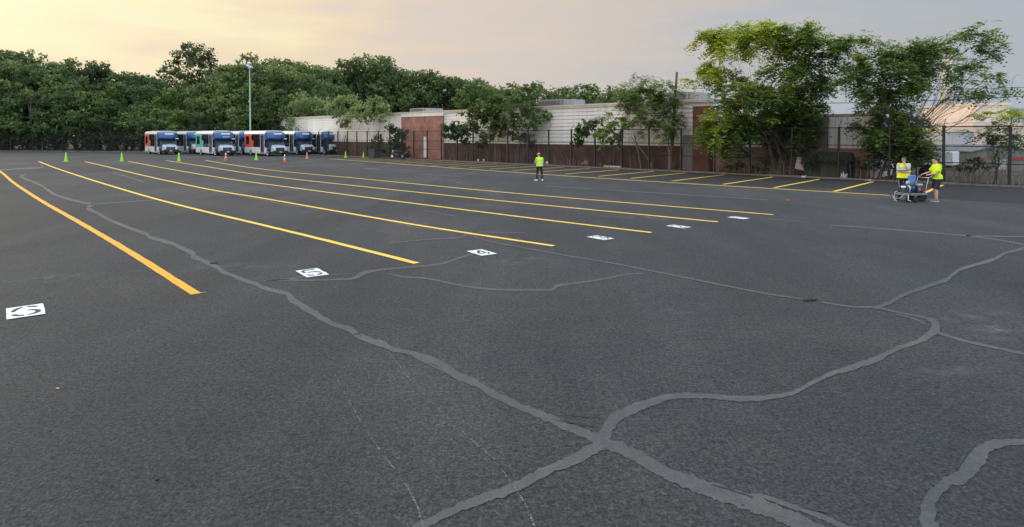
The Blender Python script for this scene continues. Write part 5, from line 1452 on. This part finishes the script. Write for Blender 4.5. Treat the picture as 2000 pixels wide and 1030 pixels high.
def belt_band(e, J, z0, z1, grow, mtl, name):
    """reflective tape round the chest, following it"""
    pel, chs = Vector(J['pelvis']), Vector(J['chest'])
    def at(z):
        t = (z - pel.z) / (chs.z - pel.z); p = pel + (chs - pel) * t; bl = Vector(J.get('belly', (0, 0, 0))) * (1 - abs(2 * t - 1)); return p + bl
    b = MB(); b.tube([at(z0), at(z1)], [(.172 * J.get('wide', 1) + grow, .126 * J.get('wide', 1) + grow), (.170 * J.get('wide', 1) + grow, .124 * J.get('wide', 1) + grow)], 24, cap=False); return b.build(name, mtl, e, smooth=True)

M['skin_a'] = mat('skin', (.52, .29, .20), rough=.55, var=.06, scale=20)
M['skin_b'] = mat('skin_tanned', (.42, .22, .15), rough=.55, var=.06, scale=20)
M['skin_c'] = mat('skin_fair', (.60, .36, .27), rough=.55, var=.06, scale=20)
M['hair'] = mat('dark_hair', (.014, .011, .010), rough=.6, var=.2, scale=60, bump=.4, bscale=90)
M['hivis'] = mat('hi_vis_lime_fabric', (.48, .86, .02), rough=.7, var=.05, scale=9, bump=.25, bscale=25)
M['hivis_y'] = mat('hi_vis_yellow_fabric', (.78, .86, .03), rough=.7, var=.05, scale=9, bump=.25, bscale=25)
M['hivis_tee'] = mat('hi_vis_yellow_green_shirt', (.60, .90, .01), rough=.75, var=.05, scale=9, bump=.3, bscale=22)
M['orange_tape'] = mat('orange_tape', (.86, .26, .05), rough=.5, var=.05)
M['silver_tape'] = mat('silver_tape', (.60, .62, .56), rough=.4, var=.05)
M['blue_sleeve'] = mat('pale_blue_cotton', (.36, .44, .55), rough=.85, var=.08, scale=10)
M['grey_sleeve'] = mat('pale_grey_cotton', (.46, .44, .40), rough=.85, var=.08, scale=10)
M['navy'] = mat('navy_cloth', (.018, .024, .045), rough=.85, var=.15, scale=10)
M['black_cloth'] = mat('black_cloth', (.012, .012, .016), rough=.85, var=.15, scale=10)
M['white_shoe'] = mat('white_shoe', (.68, .68, .66), rough=.6)
M['grey_shoe'] = mat('grey_shoe', (.17, .17, .18), rough=.6)
M['pink_cap'] = mat('pink_cap', (.62, .33, .30), rough=.8)

def hair_cap(e, M4, mtl, name='hair', dz=0.0, k=1.0, bun=False, cap=False):
    b = MB()
    b.ball((0, -.020, .034 + dz), (.081 * k, .098 * k, .094 * k), 16, 10)
    if bun:
        b.ball((0, -.135, .028), (.045, .048, .048), 12, 8); b.ball((0, -.100, -.005), (.060, .050, .055), 12, 8)
    # keep the face free: cut away what lies in front and below
    import bmesh
    b.xf(Matrix.Identity(4))
    vs = []
    for p in b.v:
        p = Vector(p)
        if p.y > .035 and p.z < .055 and not cap: p.y = .035 + (p.y - .035) * .15; p.z = max(p.z, .0)
        if p.z < -.035: p.z = -.035 + (p.z + .035) * .4
        vs.append(tuple(p))
    b.v = vs
    b.xf(M4); return b.build(name, mtl, e, smooth=True)

# 1: the worker who walks the bay line, seen from behind, looking down to the left
J1 = dict(wide=1.10, pelvis=(0, 0, .95), chest=(.0, .05, 1.34), neck=(-.01, .10, 1.50), head=(-.03, .17, 1.62), face=(-.45, .8, -.35),
          shl=(-.19, .06, 1.43), ell=(-.27, .12, 1.16), wrl=(-.20, .30, 1.00), hdl=(.1, .8, -.5), pnl=(.8, 0, -.3), curll=.8,
          shr=(.19, .05, 1.42), elr=(.25, .10, 1.15), wrr=(.16, .30, 1.02), hdr=(-.2, .8, -.4), pnr=(-.8, 0, -.3), curlr=.9,
          hpl=(-.10, 0, .90), knl=(-.15, .03, .50), anl=(-.19, -.03, .09), ftl=(-.55, .83, 0),
          hpr=(.10, 0, .90), knr=(.14, .02, .50), anr=(.16, -.06, .09), ftr=(.35, .93, 0))
# body helper uses 'l' / 'r' only as a pair of names
def wear1(e, J, M4):
    remesh(torso_wear(J, .004, 'long'), 'shirt', M['grey_sleeve'], e, .011, 3)
    v = remesh(torso_wear(J, .018, 'cap', hem=.03, boxy=1.04), 'vest', M['hivis'], e, .012, 3)
    belt_band(v, J, 1.10, 1.15, .036, M['silver_tape'], 'reflective_band')
    remesh(leg_wear(J, .008, 'long'), 'trousers', M['black_cloth'], e, .011, 3)
    shoes(e, J, M['white_shoe'], M['white_shoe'])
    hair_cap(e, M4, M['hair'])
    c = hair_cap(e, M4, M['pink_cap'], 'cap', dz=.022, k=1.06, cap=True)
    b = MB(); b.prism([(-.06, .070), (.06, .070), (.045, .150), (0, .165), (-.045, .150)], .060, .068, 'z'); b.xf(M4); b.build('cap_peak', M['pink_cap'], c)
g1 = G(1054, 353.5)
mk_person(g1, R(8), 'worker in a lime vest, black trousers and white shoes, standing alone with his back turned', J1, M['skin_a'], wear1, hgt=.94)

# 2: the worker behind the machine, one arm across the chest and a hand at the chin, facing left
J2 = dict(wide=1.22, pelvis=(0, 0, .95), chest=(0, 0, 1.36), neck=(0, .02, 1.52), head=(0, .05, 1.65), face=(.25, .95, -.05),
          shl=(.19, .02, 1.44), ell=(.20, .20, 1.22), wrl=(-.08, .26, 1.26), hdl=(-.9, .05, .2), pnl=(0, -1, 0), curll=.5,
          shr=(-.19, .02, 1.44), elr=(-.14, .27, 1.28), wrr=(-.03, .23, 1.50), hdr=(.2, -.5, .8), pnr=(0, -1, .2), curlr=.9,
          hpl=(.10, 0, .90), knl=(.13, .03, .50), anl=(.15, -.03, .09), ftl=(.25, .95, 0),
          hpr=(-.10, 0, .90), knr=(-.13, .03, .50), anr=(-.15, -.02, .09), ftr=(-.3, .93, 0))
def wear2(e, J, M4):
    remesh(torso_wear(J, .006, 'long'), 'shirt', M['blue_sleeve'], e, .011, 3)
    v = remesh(torso_wear(J, .018, 'cap', hem=.05, boxy=1.05), 'vest', M['hivis_y'], e, .012, 3)
    belt_band(v, J, 1.12, 1.24, .037, M['orange_tape'], 'orange_band'); belt_band(v, J, 1.155, 1.205, .040, M['silver_tape'], 'reflective_band')
    remesh(leg_wear(J, .008, 'long'), 'trousers', M['navy'], e, .011, 3)
    shoes(e, J, M['black_cloth'], M['black_plastic'])
    hair_cap(e, M4, M['hair'])
g2 = G(1764, 390.5)
mk_person(g2, R(58 + 90), 'worker in yellow vest with orange band behind the machine, hand at his chin', J2, M['skin_b'], wear2, hgt=1.02)

# 3: the worker at the handlebar, in profile, facing left
J3 = dict(wide=1.14, pelvis=(0, -.02, .95), chest=(0, .0, 1.36), neck=(0, .03, 1.52), head=(0, .07, 1.645), face=(0, 1, -.12), belly=(0, .055, -.03),
          shl=(.19, .0, 1.44), ell=(.22, .16, 1.17), wrl=(.14, .42, 1.10), hdl=(-.1, .9, -.15), pnl=(0, -.1, -1), curll=1.1,
          shr=(-.19, .0, 1.44), elr=(-.22, .10, 1.15), wrr=(-.16, .36, 1.09), hdr=(.1, .9, -.15), pnr=(0, -.1, -1), curlr=1.1,
          hpl=(.10, -.01, .90), knl=(.11, .02, .50), anl=(.11, -.05, .09), ftl=(.1, 1, 0),
          hpr=(-.10, -.01, .90), knr=(-.11, .07, .50), anr=(-.12, .06, .09), ftr=(-.1, 1, 0))
def wear3(e, J, M4):
    remesh(torso_wear(J, .018, 'short', hem=.04, boxy=1.06), 't_shirt', M['hivis_tee'], e, .011, 3)
    remesh(leg_wear(J, .012, 'short'), 'shorts', M['navy'], e, .011, 3)
    shoes(e, J, M['grey_shoe'], M['white_shoe'])
    hair_cap(e, M4, M['hair'], bun=True)
g3 = G(1829, 394.0)
mk_person(g3, R(82), 'worker in a plain yellow-green t-shirt and dark shorts holding the machine handlebar', J3, M['skin_c'], wear3, hgt=1.02)

# ------------------------------------------------------------------ line striping machine (x along its length, towards the worker with the t-shirt)
M['frame_grey'] = mat('grey_frame_paint', (.20, .21, .22), rough=.45, metal=.3)
M['pale_blue'] = mat('blue_plastic_bucket', (.12, .25, .62), rough=.45)
M['engine'] = mat('engine_casing', (.055, .045, .045), rough=.5)
M['engine_red'] = mat('dark_red_casing', (.16, .03, .03), rough=.45)
M['tank_blue'] = mat('dark_blue_casing', (.02, .05, .13), rough=.4)
M['light_casing'] = mat('pale_casing', (.42, .52, .55), rough=.4)
M['hose'] = mat('black_hose', (.03, .032, .035), rough=.5)
gm = G(1781, 394.5)
e = empty('line_striping_machine', (gm[0], gm[1], 0), R(14), label='small wheeled line striping machine with a blue bucket between the two workers', cat='machine')
def wheel(par, c, r_, w_, name='wheel', ax='y', rimm=None):
    b = MB()
    pr = [(r_ * .55, -w_), (r_ * .92, -w_), (r_, -w_ * .5), (r_, w_ * .5), (r_ * .92, w_), (r_ * .55, w_)]
    b.lathe(pr, c, 20, ax); t = b.build(name, M['rubber'], par)
    b = MB(); b.lathe([(r_ * .56, -w_ * .8), (r_ * .12, -w_ * .5), (r_ * .12, w_ * .5), (r_ * .56, w_ * .8)], c, 16, ax); b.build('rim', rimm or M['frame_grey'], t)
    return t
wheel(e, (.40, -.10, .21), .21, .055); wheel(e, (.40, .42, .21), .21, .055)
wheel(e, (-.12, -.30, .125), .125, .045); wheel(e, (-.30, -.12, .115), .115, .05)
b = MB()
for p in ([(-.42, -.25, .30), (.48, -.25, .30)], [(-.42, .35, .30), (.48, .35, .30)], [(-.42, -.25, .30), (-.42, .35, .30)], [(.48, -.25, .30), (.48, .35, .30)], [(.40, -.14, .21), (.40, .46, .21)], [(-.12, -.30, .125), (-.14, -.25, .30)], [(-.30, -.12, .115), (-.32, -.12, .30)]):
    b.tube(p, .02, 8)
b.build('frame', M['frame_grey'], e)
MB().box(-.40, .44, -.27, .33, .315, .37, .015).build('deck', M['frame_grey'], e)
b = MB(); b.lathe([(.13, -.20), (.155, -.17), (.155, .17), (.13, .20)], (-.16, 0, .54), 20, 'x'); b.build('pump_casing', M['tank_blue'], e, smooth=False)
b = MB(); b.lathe([(.135, -.16), (.158, -.13), (.158, -.06)], (-.16, 0, .54), 20, 'x'); b.xf(Matrix.Identity(4)); b.build('casing_band', M['light_casing'], e)
MB().box(.06, .36, -.22, .20, .375, .66, .03).build('engine', M['engine'], e)
MB().box(.08, .34, -.20, .16, .661, .74, .02).build('fuel_tank', M['light_casing'], e)
MB().box(.20, .33, -.26, -.222, .42, .58, .01).build('air_filter', M['engine_red'], e)
b = MB(); b.lathe([(.06, -.245), (.075, -.235), (.075, -.222)], (.13, 0, .52), 14, 'y'); b.build('recoil_starter', M['frame_grey'], e)
b = MB(); b.lathe([(.115, .76), (.14, 1.02), (.147, 1.03), (.147, 1.05)], (.03, .05, 0), 20); bk = b.build('bucket', M['pale_blue'], e, smooth=False)
b = MB(); b.lathe([(.150, 1.045), (.150, 1.065), (.142, 1.07)], (.03, .05, 0), 20); b.build('lid', M['pale_blue'], bk)
MB().box(-.13, .19, -.11, .21, .742, .758).build('bucket_shelf', M['frame_grey'], e)
b = MB(); b.lathe([(.05, .72), (.075, .76), (.075, .82), (.03, .86)], (-.24, -.02, 0), 14); b.build('filter_cap', M['light_casing'], e)
hb = MB()
for y in (-.20, .30): hb.tube([(.44, y, .31), (.52, y, .70), (.60, y, .98), (.80, y, 1.05)], .016, 8)
hb.tube([(.60, -.20, .98), (.60, .30, .98)], .014, 8); h_ = hb.build('handlebar', M['chrome'], e)
for y in (-.20, .30):
    b = MB(); b.tube([(.76, y, 1.037), (.92, y, 1.075)], .023, 8); b.build('grip', M['rubber'], h_)
b = MB(); b.tube([(-.38, -.28, .32), (-.40, -.32, .55), (-.28, -.34, .82), (-.05, -.30, .90), (.20, -.30, .86), (.28, -.27, .66)], .014, 8); b.build('hose', M['hose'], e)
b = MB(); b.tube([(.30, .2, .70), (.48, .26, .86), (.58, .20, .72), (.50, .05, .58), (.36, -.05, .62)], .012, 8); b.build('hose', M['hose'], e)
b = MB(); b.tube([(-.42, .10, .30), (-.50, .12, .55), (-.55, .14, .92)], .016, 8); b.tube([(-.52, .12, .60), (-.46, .0, .64)], .022, 8); b.build('gun_mast', M['frame_grey'], e)
MB().box(-.50, -.40, -.08, .06, .58, .66, .01).build('gun_bracket', M['reflect'], e)
b = MB(); b.tube([(-.42, .0, .30), (-.60, .0, .16), (-.92, -.02, .16)], .016, 8); b.tube([(-.90, -.02, .05), (-.90, -.02, .28), (-.86, -.02, .42), (-.74, -.02, .46)], .014, 8); b.tube([(-.90, -.14, .04), (-.90, .10, .30)], .010, 6); b.build('pointer_arm', M['galv'], e)
b = MB(); b.tube([(-.46, -.26, .31), (-.50, -.30, .10), (-.42, -.34, .07)], .014, 8); b.build('spray_gun', M['reflect'], e)

# ------------------------------------------------------------------ small things
def litter(name, px, py, lab, cat, mk):
    g_ = G(px, py); e = empty(name, (g_[0], g_[1], 0), random.uniform(0, 3), label=lab, cat=cat); mk(e); return e
def cup(e):
    b = MB(); b.lathe([(.075, .0), (.095, .28), (.10, .29)], n=14); b.build('body', M['reflect'], e)
    b = MB(); b.lathe([(.102, .291), (.102, .31), (.09, .32)], n=14); b.build('lid', M['reflect'], e)
litter('bucket', 934, 317, 'white bucket standing by the fence, left of a pair', 'bucket', cup)
litter('bucket', 945, 317, 'white bucket standing by the fence, right of a pair', 'bucket', cup)
def crumple(size, mtl, seed, nm='sheet'):
    def f(e):
        r = np.random.default_rng(seed); n = 7; vs = []; fs = []
        for i in range(n):
            for j in range(n):
                x = (i / (n - 1) - .5) * size[0]; y = (j / (n - 1) - .5) * size[1]
                vs.append((x + r.normal(0, size[0] * .04), y + r.normal(0, size[1] * .04), abs(r.normal(size[2] * .5, size[2] * .4)) + .006))
        for i in range(n - 1):
            for j in range(n - 1): fs.append((i * n + j, (i + 1) * n + j, (i + 1) * n + j + 1, i * n + j + 1))
        b = MB(); b.add(vs, fs); o = b.build(nm, mtl, e, recalc=False)
        so = o.modifiers.new('thick', 'SOLIDIFY'); so.thickness = .004
    return f
litter('paper_bag', 1068, 322, 'crumpled white paper bag at the fence foot beside the middle worker', 'litter', crumple((.25, .2, .35), M['reflect'], 1))
litter('cardboard', 1141, 323.5, 'crumpled pale cardboard at the fence foot', 'litter', crumple((.5, .35, .35), mat('cardboard', (.42, .31, .21), rough=.9), 2))
litter('white_board', 1197, 328, 'long white board lying along the fence foot', 'board', lambda e: MB().box(-.85, .85, -.10, .10, .02, .16).build('board', M['reflect'], e)).rotation_euler = (0, 0, FROT)
litter('plastic_sheet', 1570, 347.5, 'white plastic sheet crumpled at the kerb beside the dark shed', 'litter', crumple((.45, .25, .12), M['pale_wall'], 3))
litter('paper_bag', 1648, 350.5, 'grey-white bag of rubbish by the fence post right of the dark shed', 'litter', crumple((.35, .3, .35), M['pale_wall'], 4))
litter('plastic_sheet', 1697, 353.5, 'small white plastic sheet on the kerb left of the left worker', 'litter', crumple((.5, .2, .08), M['pale_wall'], 5))
litter('orange_marker', 1539, 393, 'tiny orange marker lying on the asphalt between yellow lines and machine', 'marker', crumple((.18, .12, .06), M['cone_orange'], 6))
litter('cigarette_end', 113, 759.5, 'tiny pale cigarette end on the dark asphalt at lower left', 'cigarette end', lambda e: MB().tube([(-.014, 0, .006), (.014, 0, .006)], .005, 8).build('stub', mat('stub_paper', (.85, .62, .42), rough=.8), e)).rotation_euler = (0, 0, .1)
litter('dry_leaf', 1582, 588, 'dark shrivelled leaf lying across the thin crack filler', 'leaf', crumple((.22, .07, .02), M['black_cloth'], 8)).rotation_euler = (0, 0, .3)
litter('dry_leaf', 418, 515, 'small dark leaf on the long crack near the nearest yellow line', 'leaf', crumple((.13, .05, .015), M['black_cloth'], 9)).rotation_euler = (0, 0, .3)
litter('tar_lump', 307, 938, 'small black tar lump on the asphalt in the lower left', 'tar lump', lambda e: MB().ball((0, 0, .004), (.022, .016, .008), 8, 6).build('lump', M['black_cloth'], e))
for i, (x, y) in enumerate(((1007, 881), (1025, 874), (1097, 898), (1621, 840), (1451, 988), (938, 727))):
    litter('tar_lump', x, y, ['small black tar lump just above the dotted chalk line', 'black speck of tar up and right of the dotted chalk line', 'small black tar lump touching the crack below the crossing', 'small black tar lump far right of the crossing cracks', 'black tar lump in the middle of the broad filled crack', 'black tar speck beside the bend of the long crack'][i], 'tar lump', lambda e: MB().ball((0, 0, .003), (.013, .010, .006), 8, 6).build('lump', M['black_cloth'], e))
# wheelie bin and covered motorcycle behind the fence by the pink wall
e = empty('bin', FP(S(752, .6), -.9), FROT, label='dark green bin standing at the fence left of the pink brick wall', cat='bin')
b = MB(); b.prism([(-.52, 0), (.52, 0), (.62, 1.0), (-.62, 1.0)], -.42, .42, 'y'); b.build('body', M['shed_roof'], e)
MB().box(-.66, .66, -.47, .47, 1.001, 1.07, .02).build('lid', M['black_plastic'], e)
e = empty('motorcycle', FP(S(776, -.9), -.9), FROT + R(18), label='parked black motorcycle with a round white front disc by the fence', cat='motorcycle')
for x in (-.72, .72):
    b = MB(); b.lathe([(.24, -.05), (.33, -.04), (.34, 0), (.33, .04), (.24, .05)], (x, 0, .34), 20, 'y'); w_ = b.build('wheel', M['rubber'], e)
    b = MB(); b.lathe([(.23, -.045), (.05, -.06), (.05, .06), (.23, .045)], (x, 0, .34), 18, 'y'); b.build('rim', M['reflect'] if x < 0 else M['frame_grey'], w_)
b = MB(); b.tube([(-.35, 0, .80), (-.05, 0, .92), (.15, 0, .84)], [(.08, .08), (.16, .14), (.10, .10)], 10); b.build('fuel_tank', M['black_plastic'], e, smooth=True)
b = MB(); b.tube([(.10, 0, .84), (.45, 0, .80), (.85, 0, .92)], [(.12, .06), (.15, .06), (.10, .05)], 10); b.build('seat', M['black_cloth'], e, smooth=True)
MB().box(-.25, .25, -.16, .16, .30, .70, .05).build('engine', M['engine'], e)
b = MB(); b.tube([(-.72, .1, .34), (-.50, .1, 1.0)], .025, 8); b.tube([(-.72, -.1, .34), (-.50, -.1, 1.0)], .025, 8); b.build('fork', M['chrome'], e)
b = MB(); b.tube([(-.38, -.35, 1.08), (-.50, 0, 1.02), (-.38, .35, 1.08)], .018, 8); b.build('handlebar', M['black_plastic'], e)
b = MB(); b.lathe([(.10, -.04), (.11, 0), (.05, .07)], (-.62, 0, .92), 14, 'x'); b.build('headlight', M['lamp_glass'], e)
litter('rag_heap', 790, 306, 'heap of pale rags on the ground right of the motorcycle', 'rags', crumple((.6, .4, .35), mat('pale_rags', (.50, .40, .36), rough=.9), 11))
